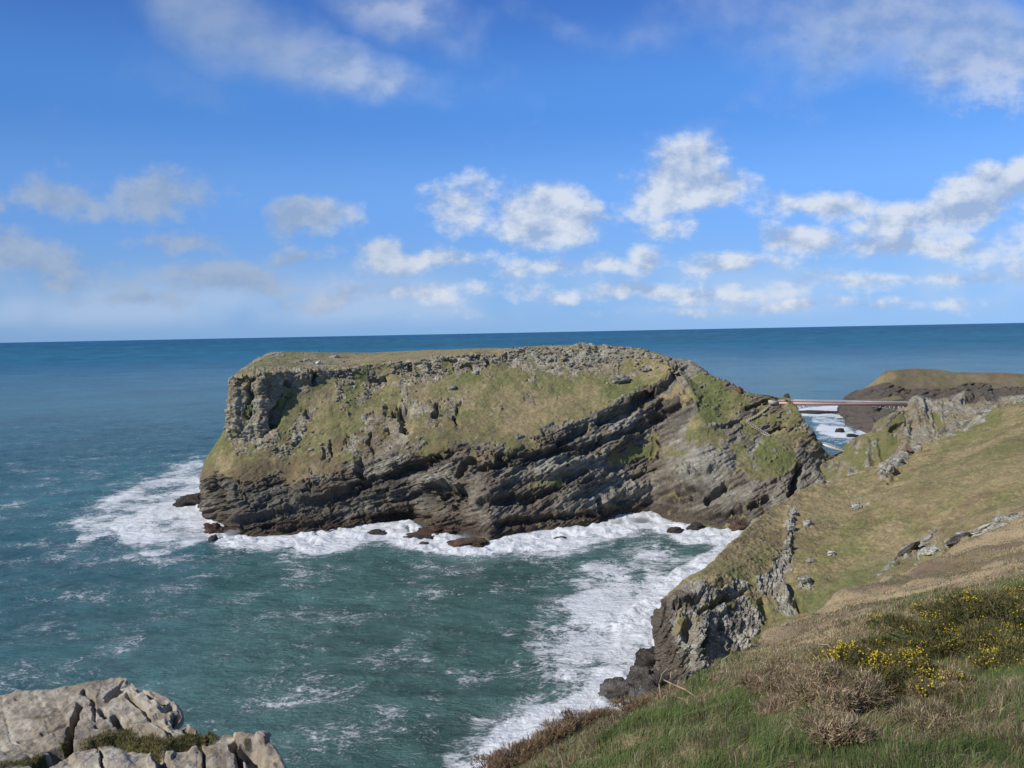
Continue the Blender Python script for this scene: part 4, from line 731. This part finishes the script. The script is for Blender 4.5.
# ------------------------------------------------------------------ rock ledge at bottom left
def make_ledge():
    u = np.linspace(-260, 300, 620)
    top = [(-260,735,12.6),(-120,712,12.8),(0,696,13.2),(17,691.5,13.2),(56,688,13.2),(80,683.5,13.3),(100,680,13.4),(116,677,13.5),(126,678,13.4),(136,688,13),(149,691,12.9),(162,696,12.7),(173,703,12.5),(181,717,12.1),(192,724,11.9),(202,731,11.6),(215,733,11.5),(232,732.5,11.4),(248,735,11.2),(262,740,11),(275,750,10.7),(284,768,10.2),(300,800,9.6)]
    f2 = [(-260,775,11.2),(0,752,11.6),(63,748,11.5),(120,738,11.6),(160,738,11.4),(212,742,11.1),(240,748,10.8),(262,758,10.5),(280,780,10),(300,820,9.4)]
    f1 = [(-260,800,10),(0,768,10.7),(100,766,10.6),(200,764,10.5),(250,768,10.2),(280,795,9.7),(300,840,9.2)]
    f0 = [(-260,1100,6.8),(0,1050,7),(200,1000,7.3),(260,980,7.6),(300,960,8)]
    L = [line(k, u) for k in (f0, f1, f2, top)]; r1 = L[-1] + np.array([.1, .35, -.7]); r2 = L[-1] + np.array([.4, 2.5, -9]); r3 = L[-1] + np.array([1, 9, 0]); r3[:, 2] = 0
    base = L[0] + np.array([0, -1.5, -30])
    G, V = loft([base] + L + [r1, r2, r3], [20, 150, 90, 190, 14, 20, 30], 2); V2 = np.repeat(V[:, None], len(u), 1)
    dl = sstep(u, 284, 300)[None]; G[..., 2] -= 25 * dl ** 1.5
    X, Y = proj(G); N = normals(G); N = np.where(N[..., 2:3] < 0, -N, N)
    gr = strokes(X + (fbm(G, .3, 3, 501) - .5) * 26, Y + (fbm(G, .3, 3, 502) - .5) * 12, [([(0,766),(40,758),(66,753)],3.5,.8),([(66,752),(100,742),(125,739),(150,741)],5.5,1),([(150,741),(180,738),(210,737)],4.5,1),([(120,733),(132,737)],4,.7)])
    car = [([(78,706),(75,725),(70,748)],3.6,-.50),([(118,719),(122,727)],4.5,-.35),([(128,683),(118,690),(106,698)],3,-.2),([(100,712),(106,716)],3,-.2),([(172,708),(165,712)],3,-.25),([(176,722),(185,726)],4,-.3),([(40,765),(66,752),(110,744),(160,748),(210,742)],5,-.30),([(160,757),(166,768)],6,-.3),([(235,742),(238,770)],3.5,-.25),([(236,736),(262,741)],3,.1),
           ([(200,752),(225,752)],10,.07),([(80,758),(120,760)],10,.06),([(145,700),(155,712)],8,.05),([(40,735),(66,725)],2,-.05),([(0,722),(30,716),(62,712)],2,-.07),([(84,690),(92,704),(96,722)],1.8,-.10),([(128,694),(140,706),(152,722)],2,-.12),([(98,728),(130,722),(168,720)],2,-.10),([(20,742),(50,736)],1.6,-.06),([(140,690),(150,700),(166,704)],2,-.12),([(12,700),(44,704),(70,700)],1.5,-.05),([(150,722),(172,734)],2,-.12),([(190,728),(205,736)],2.5,-.15),([(200,745),(206,768)],2,-.14),([(95,752),(104,768)],2,-.10),([(30,756),(36,768)],2,-.08),([(250,750),(262,765)],9,-.25)]
    dis = strokes(X + (fbm(G, .35, 3, 503) - .5) * 12, Y + (fbm(G, .35, 3, 504) - .5) * 9, car) 
    bl = .024 * blocks(G, R(-14), .10, 1.0, 51, soft=.10) + .010 * blocks(G, R(-12), .05, .5, 52, soft=.4) + .010 * blocks(G, R(50), .34, .8, 53, soft=.12)
    dis = dis + (1 - gr) * bl * (1 + .7 * sstep(X, 120, 180)) + (fbm(G, 1.1, 3, 505) - .5) * .05 + (fbm(G, .10, 5, 506, .6) - .5) * .05
    P = G + N * dis[..., None]
    n1 = fbm(G, .9, 4, 511); n2 = fbm(G, .13, 4, 512)
    r = lerp(col(.265, .222, .168) + 0 * G, col(.38, .34, .272), sstep(n1 + .8 * (n2 - .5), .38, .65)); r = lerp(r, col(.15, .125, .10), sstep(fbm(G, .3, 4, 513), .55, .72) * .6)
    r = lerp(r, col(.33, .22, .07), sstep(fbm(G, .18, 4, 514), .62, .72) * .5 * sstep(X, 100, 180))
    sb = blocks(G, R(-12), .05, 1.2, 57, soft=.5) + .6 * blocks(G, R(-13), .018, .5, 58, soft=.5); r = r * (.88 + .13 * sb)[..., None]
    c = lerp(r, col(.10, .095, .035), gr)
    o = gridmesh('rock_ledge_terrain', P, M_NEAR, c, {'rock': 1 - gr}); tag(o, kind='structure'); return P, V2, gr
LEDGE, LEDGE_V, LEDGE_G = make_ledge()
# ------------------------------------------------------------------ grass blades (stuff)
def blades(name, P, L, Wd, lean, colr, mat_, label, cat='grass', kind='stuff', parent=None):
    n = len(P); a = rng.uniform(0, 2 * math.pi, n); s = np.stack([np.cos(a), np.sin(a) * .6, 0 * a], -1)
    s /= np.linalg.norm(s, axis=1, keepdims=True)
    up = np.array([0, 0, 1.0]); L = L[:, None]; Wd = Wd[:, None]
    mid = P + up * L * .55 + lean * L * .28; tip = P + up * L * .82 + lean * L * 1.0
    V = np.stack([P - s * Wd * .5, P + s * Wd * .5, mid + s * Wd * .38, mid - s * Wd * .38, tip], 1)
    i = np.arange(n) * 5; q = np.stack([i, i + 1, i + 2, i + 3], -1); t = np.stack([i + 3, i + 2, i + 4], -1)
    ff = np.concatenate([q.ravel(), t.ravel()]); sz = np.concatenate([np.full(n, 4), np.full(n, 3)])
    o = rawmesh(name, V.reshape(-1, 3), ff, sz, mat_, np.repeat(colr, 5, 0), parent=parent, smooth=False)
    if kind: tag(o, label, cat, kind=kind)
    return o
def sample(G_, wgt, n):
    c = G_[:-1, :-1]; e1 = G_[1:, :-1] - c; e2 = G_[:-1, 1:] - c; ar = np.linalg.norm(np.cross(e1, e2), axis=-1)
    w_ = (ar * wgt[:-1, :-1]).ravel(); cs = np.cumsum(w_); k = np.searchsorted(cs, rng.random(n) * cs[-1]); k = np.minimum(k, len(w_) - 1)
    a = rng.random((n, 1)); b = rng.random((n, 1)); return c.reshape(-1, 3)[k] + e1.reshape(-1, 3)[k] * a + e2.reshape(-1, 3)[k] * b
X, Y = proj(FORE); Dm = np.clip(FORE[..., 1], 2, 200)
vis = ((X > 440) & (X < 1120) & (Y < 860) & (FORE_V > 1.2) & (FORE_V < 6.15)) + .45 * ((X >= 1120) & (Y < 1150) & (FORE_V > 1.0) & (FORE_V < 6.15)) + .3 * ((X > 300) & (X < 1120) & (Y >= 860) & (FORE_V > 1.0))
dry_s = [([(740,735),(700,725),(690,745)],16,.5),([(800,660),(850,680),(840,700)],26,.8),([(930,740),(1000,720),(1020,750)],20,.5),([(780,735),(860,730),(890,760)],16,.5),([(965,690),(1024,730)],14,.4),([(500,765),(560,735),(610,715),(680,690)],9,.9),([(720,680),(800,650),(900,620),(1000,600)],14,.9)]
def grass_layer(n, Lr, power, seed, name, lab):
    wgt = vis * (Dm ** -power) * (Dm < 95) * (1 - .62 * sstep(Dm, 13, 22)) * (.7 + .7 * sstep(fbm(FORE, 1.3, 3, 640), .42, .6)); P = sample(FORE, wgt, n); x, y = proj(P); dd_ = P[:, 1]
    clump = fbm(P, .55, 3, seed); clump2 = fbm(P, 1.7, 3, seed + 1)
    dry = .06 + .8 * sstep(clump2 * .6 + clump * .4 + .5 * (fbm(P, .22, 2, seed + 7) - .5), .49, .62); dry = np.maximum(dry, strokes(x, y, dry_s)); dry = np.maximum(dry, sstep(dd_, 13, 20) * (.55 + .4 * sstep(fbm(P, 4, 2, 641), .4, .6)))
    dry = np.clip(dry + rng.normal(0, .15, n), 0, 1); isd = rng.random(n) < dry
    L = (Lr[0] + (Lr[1] - Lr[0]) * np.clip(clump * 1.6 - .3 + rng.normal(0, .18, n), 0, 1.3)) * np.clip(1 - (dd_ - 12) / 60, .6, 1)
    Wd = np.maximum(.0045, dd_ * .00075) * rng.uniform(.7, 1.3, n)
    th = fbm(P, .45, 3, seed + 3) * 14 + rng.normal(0, .8, n); k = rng.uniform(.1, 1.1, n) * (.6 + .9 * isd)
    lean = np.stack([np.cos(th) * k + .35 * k, np.sin(th) * k * .7 - .1, -.35 * k * isd], -1)
    gcol = lerp(np.tile(col(.085, .145, .038), (n, 1)), col(.18, .24, .075), rng.random(n) * (.4 + .9 * clump)); gcol = lerp(gcol, col(.20, .21, .10), (rng.random(n) < .25) * .8)
    dcol = lerp(np.tile(col(.40, .32, .19), (n, 1)), col(.20, .145, .085), rng.random(n)); dcol = lerp(dcol, col(.55, .48, .33), (rng.random(n) < .14) * .9)
    c = np.where(isd[:, None], dcol, gcol)
    return blades(name, P - np.array([0, 0, .02]), L, Wd, lean, c, M_BLADE, lab)
grass_layer(680000, (.06, .26), 1.6, 601, 'grass', 'green and straw coloured grass covering the near slope')
P_ = sample(LEDGE, LEDGE_G * (LEDGE_V < 4) * (Y[:1, :1] * 0 + 1 if False else 1.0), 9000); n_ = len(P_)
kk_ = rng.random(n_)
blades('ledge_grass', P_ - np.array([0, 0, .01]), rng.uniform(.03, .09, n_), np.full(n_, .008), np.stack([rng.normal(.2, .4, n_), rng.normal(0, .3, n_), 0 * kk_], -1), np.where((kk_ < .55)[:, None], col(.09, .11, .03), col(.22, .16, .09)), M_BLADE, 'short green and brown grass in the cleft of the pale rock ledge')
# ------------------------------------------------------------------ bushes
def fsurf(x, y): return surf(FORE, x, y, (FORE_V > 1) & (FORE_V < 6.05))
M_STEM = simple('woody_stem', (.10, .07, .045), .9)
def bush(name, lab, cat, group, x, y, rx, ry, rz, n, pal, flower=0, twig=.05, width=.006, fl_side=0.0, seed=1, spike=1.0):
    r = np.random.default_rng(seed); p = fsurf(x, y); root_ = empty(name, p)
    # lumpy crown: several lobes
    nl = 9; lob = np.stack([r.uniform(-1, 1, nl) * rx * .7, r.uniform(-1, 1, nl) * ry * .7, r.uniform(.25, .75, nl) * rz], -1); lr = r.uniform(.32, .55, nl)
    k = r.integers(0, nl, n); v = r.normal(size=(n, 3)); v /= np.linalg.norm(v, axis=1, keepdims=True); v[:, 2] = np.abs(v[:, 2]) * 1.1 - .15
    rad = r.random(n) ** .45; Q = lob[k] + v * rad[:, None] * (lr[k][:, None] * np.array([rx, ry, rz * .9])); 
    # ground following
    gx, gy = proj(Q + p); Q[:, 2] += 0
    Q = Q[Q[:, 2] > -.1]; n = len(Q); v = r.normal(size=(n, 3)) * .55 + Q / np.array([rx, ry, rz]) * .5 + [0, 0, .7]; v /= np.linalg.norm(v, axis=1, keepdims=True)
    m = 5; V = []; base = np.repeat(Q, m, 0); dirn = np.repeat(v, m, 0) + r.normal(size=(n * m, 3)) * .55 * spike; dirn /= np.linalg.norm(dirn, axis=1, keepdims=True)
    base = base + dirn * 0 + np.repeat(v, m, 0) * (r.random((n * m, 1)) * twig)
    s = np.cross(dirn, r.normal(size=(n * m, 3))); s /= np.linalg.norm(s, axis=1, keepdims=True)
    L = (twig * r.uniform(.5, 1.2, n * m))[:, None]; wv_ = width
    VV = np.stack([base - s * wv_ / 2, base + s * wv_ / 2, base + dirn * L], 1).reshape(-1, 3)
    pal = np.array(pal); cc = pal[r.integers(0, len(pal), n)]; cl = fbm(Q, .22, 2, seed)[:, None]; cc = cc * (.55 + .9 * cl)
    cc = np.repeat(np.repeat(cc, m, 0) * r.uniform(.75, 1.25, (n * m, 1)), 3, 0)
    ff = np.arange(n * m * 3); rawmesh('foliage', VV, ff, np.full(n * m, 3), M_LEAF, cc, parent=root_, smooth=False)
    st = []
    for _ in range(26):
        a = r.normal(size=3) * [rx * .25, ry * .25, 0]; b = lob[r.integers(nl)] + r.normal(size=3) * [rx * .2, ry * .2, rz * .12]; st.append((a, (a + b) / 2 + r.normal(size=3) * .03, .014, .014)); st.append((st[-1][1], b, .009, .009))
    boxes('stem', st, M_STEM, root_)
    if flower:
        w_ = np.clip(.25 + Q[:, 2] / rz + fl_side * Q[:, 0] / rx, .001, 2) ** 2 * (fbm(Q, .22, 2, seed + 4) ** 5)
        # only the outer shell blooms
        w_ *= (np.linalg.norm(Q / np.array([rx, ry, rz]), axis=1) > .45); w_ /= w_.sum(); I = r.choice(n, flower, p=w_)
        B = Q[I] + v[I] * twig * .9; B = np.repeat(B, 5, 0) + r.normal(size=(flower * 5, 3)) * .016
        a = r.normal(size=(flower * 5, 3)); a /= np.linalg.norm(a, axis=1, keepdims=True); b = np.cross(a, r.normal(size=a.shape)); b /= np.linalg.norm(b, axis=1, keepdims=True); s_ = .0095
        VV = np.stack([B - a * s_, B + b * s_ * .8, B + a * s_, B - b * s_ * .8], 1).reshape(-1, 3)
        fc = np.repeat(lerp(np.tile(col(.66, .54, .04), (flower * 5, 1)), col(.50, .38, .04), r.random(flower * 5)), 4, 0)
        rawmesh('flowers', VV, np.arange(flower * 20), np.full(flower * 5, 4), M_LEAF, fc, parent=root_, smooth=False)['kind'] = 'stuff'
    tag(root_, lab, cat, group); return root_
GORSE = [(.075, .090, .030), (.105, .115, .038), (.145, .125, .05), (.20, .155, .08), (.26, .19, .11)]
DRY = [(.30, .225, .145), (.38, .29, .19), (.20, .14, .09), (.46, .37, .25), (.15, .16, .06)]
MIXB = [(.20, .16, .08), (.11, .12, .04), (.30, .23, .14)]
bush('gorse_bush', 'large gorse bush thick with yellow flowers, in the middle of the near slope', 'gorse bush', None, 895, 702, .58, .5, .42, 9500, GORSE, 1300, .06, .006, -.1, 11)
bush('gorse_bush', 'brown tipped gorse clump joining the left shoulder of the large yellow gorse', 'gorse bush', None, 845, 690, .40, .4, .38, 6000, GORSE + DRY[:2], 330, .06, .006, .5, 12)
bush('gorse_bush', 'low brown tipped gorse sprawling at the lower right foot of the large yellow gorse', 'gorse bush', None, 950, 708, .30, .3, .15, 2200, GORSE + DRY[:2], 70, .055, .006, 0, 13)
for i, (x, y, rx, rz, nf, lab) in enumerate([(915,662,.6,.20,120,'low green gorse just above the large yellow gorse'),(948,650,.75,.26,260,'gorse with scattered yellow flowers at the lower left end of the upper gorse patch'),(985,636,.9,.32,420,'broad dark gorse in the middle of the upper right patch'),(1022,622,1.0,.36,420,'dark gorse at the right edge, topmost in the upper patch'),(1018,660,.7,.25,240,'yellow flecked gorse lowest in the upper right patch'),(1075,640,1.1,.4,160,'gorse just past the right edge of the view')]):
    bush('gorse_bush', lab, 'gorse bush', 'gorse of the upper right patch', x, y, rx, rx * .9, rz * .8, int(7500 * rx), GORSE[:4], int(nf * 1.7), .06, .009, 0, 20 + i)
for i, (x, y, rx, rz, n_, lab) in enumerate([(798,706,.40,.30,3600,'dead brown bush at the left end of the dry scrub beside the gorse'),(838,722,.36,.32,3200,'dead brown bush right in front of the small gorse clump'),(866,704,.26,.28,2000,'dead brown bush between the small gorse clump and the large gorse'),(815,684,.5,.22,3400,'low dead scrub behind the left end of the dry scrub'),(768,694,.35,.16,1800,'thin dead scrub left of the dry bushes'),(832,752,.30,.18,1500,'dead brown bush lowest of the dry scrub'),(932,738,.22,.16,1100,'dead brown tuft under the large gorse'),(880,668,.7,.20,3600,'brown scrub on the bank behind the gorse'),(770,722,.3,.12,1200,'sparse dead scrub in the grass below the left end of the dry scrub')]):
    bush('dry_bush', lab, 'dead bush', 'dead brown scrub around the gorse', x, y, rx, rx * .9, rz, n_, DRY if i != 7 else DRY + MIXB, 0, .065, .006, 0, 40 + i, 1.2)
# dry heathery plants along the cliff edge
ed = np.array([(492,770),(500,766),(512,762),(524,756),(536,750),(548,744),(556,741),(566,736),(576,731),(586,727),(594,724),(604,720),(616,716),(628,711),(640,707),(654,701),(668,695)], float)
hs_ = [.18,.2,.22,.24,.28,.3,.34,.38,.36,.30,.24,.18,.16,.15,.2,.13,.12]
sizes_ = ['knee high','bushy','thin']
for i, ((x, y), hgt) in enumerate(zip(ed, hs_)):
    w_ = ['first','second','third','fourth','fifth','sixth','seventh','eighth','ninth','tenth','eleventh','twelfth','thirteenth','fourteenth','fifteenth','sixteenth','seventeenth'][i]
    bush('dry_heather', f'dry reddish brown heather on the cliff edge above the foam, {w_} from the bottom left', 'heather', 'dry heather along the cliff edge', x, y + 3, .26, .22, hgt * .75, 420, [(.34,.22,.14),(.42,.29,.19),(.22,.14,.09),(.16,.15,.06)], 0, .06, .006, 0, 80 + i, .6)
# dead stalks
def stalk(pts, px_w, lab):
    q = []
    for x, y, d_ in pts: q.append(pt(x, y, d_))
    root_ = boxes('dead_stalk', [(q[i] - q[0], q[i + 1] - q[0] + (q[i+1]-q[i])*.02, px_w, px_w, (.3, .8, .2)) for i in range(len(q) - 1)], M_STALK); root_.location = tuple(q[0]); tag(root_, lab, 'stalk', 'dead stalks standing in the grass')
M_STALK = simple('dead_stalk_straw', (.38, .29, .18), .9, 0, 30, .3)
stalk([(716,712,9.3),(700,700,9.8),(686,690,10.3),(672,684,10.8),(664,680,11.0)], .014, 'long bleached stalk leaning left over the cliff edge')
stalk([(704,706,9.5),(694,702,9.7),(676,697,10.4)], .012, 'bleached stalk lying under the long leaning stalk')
stalk([(661,698,11.5),(659,684,11.6),(662,674,11.6),(668,668,11.6)], .010, 'thin hooked stalk upright on the cliff edge left of the leaning stalk')
stalk([(670,694,11.7),(670,682,11.7),(671,672,11.7)], .012, 'short straight stalk upright beside the hooked stalk')
stalk([(720,672,15),(722,660,15),(730,655,15)], .012, 'thin stalk upright on the brown bank above the rock face')
stalk([(885,700,7.9),(884,676,8.0),(886,650,8.2)], .011, 'bare upright twig rising through the large gorse')
stalk([(914,716,7.5),(906,704,7.7),(899,694,7.9)], .012, 'bare twig slanting at the foot of the large gorse')
stalk([(905,680,7.9),(893,690,7.7),(886,698,7.7)], .010, 'short bare twig crossing the front of the large gorse')
stalk([(838,655,8.6),(828,645,8.8),(818,644,8.9)], .010, 'bare twig bending left above the dead brown bushes')
stalk([(618,728,10.3),(630,729,10.2),(644,727,10.1)], .012, 'straw stalk lying flat in the green grass near the cliff edge')
stalk([(1000,680,7.5),(997,668,7.6),(1001,655,7.7)], .010, 'pale upright blade at the right side of the grass')

# ------------------------------------------------------------------ spray thrown up where the swell breaks
def spray(x, y, rx, rz, dens, lab, seed):
    d_ = float(dsea(x, y)); p = pt(x, y, d_)
    m, t = mat('spray_mist'); tc = t.n('TexCoord').outputs['Object']
    r_ = t.n('VectorMath', {0: t.vm('MULTIPLY', tc, (1 / rx, 1 / (rx * .7), 1 / rz))}, operation='LENGTH').outputs['Value']
    ns = t.noise(t.vm('ADD', tc, (seed * 9.1, 0, 0)), .55, 4, .6)
    dn = t.m('MULTIPLY', t.ss(t.m('ADD', t.m('SUBTRACT', 1.0, r_), t.m('MULTIPLY', t.m('SUBTRACT', ns, .5), 1.8)), .15, .75), dens)
    v = t.n('VolumePrincipled', {'Color': (1, 1, 1, 1), 'Density': dn, 'Anisotropy': .2}); t.n('OutputMaterial', {1: v.outputs[0]})
    th = np.linspace(0, math.pi, 12); ph = np.linspace(0, 2 * math.pi, 25)[:-1]; T, Pp = np.meshgrid(th, ph, indexing='ij')
    Q = np.stack([np.sin(T) * np.cos(Pp) * rx, np.sin(T) * np.sin(Pp) * rx * .7, np.cos(T) * rz], -1) * 1.3; nr, nc = Q.shape[:2]
    i = np.arange(nr - 1)[:, None] * nc; j = np.arange(nc)[None]; jj = (j + 1) % nc
    f = np.stack([i + j, i + nc + j, i + nc + jj, i + jj], -1).reshape(-1, 4)
    o = rawmesh('spray', Q.reshape(-1, 3), f, np.full(len(f), 4), m); o.location = (p[0], p[1], rz * .25); tag(o, lab, 'spray', kind='stuff')
spray(643, 706, 4.6, 3.6, .55, 'white spray thrown up beside the dark sea rocks under the right cliff', 1)
spray(232, 536, 5.5, 3.4, .35, 'white spray at the left foot of the island', 2)
spray(640, 522, 8.0, 3.2, .30, 'white spray along the cliff foot right of the middle of the island', 3)
spray(618, 524, 5.0, 2.8, .30, 'white spray on the brown ledge left of the sea cave', 4)
spray(462, 540, 5.0, 2.6, .30, 'white spray over the wide brown rock under the island', 5)
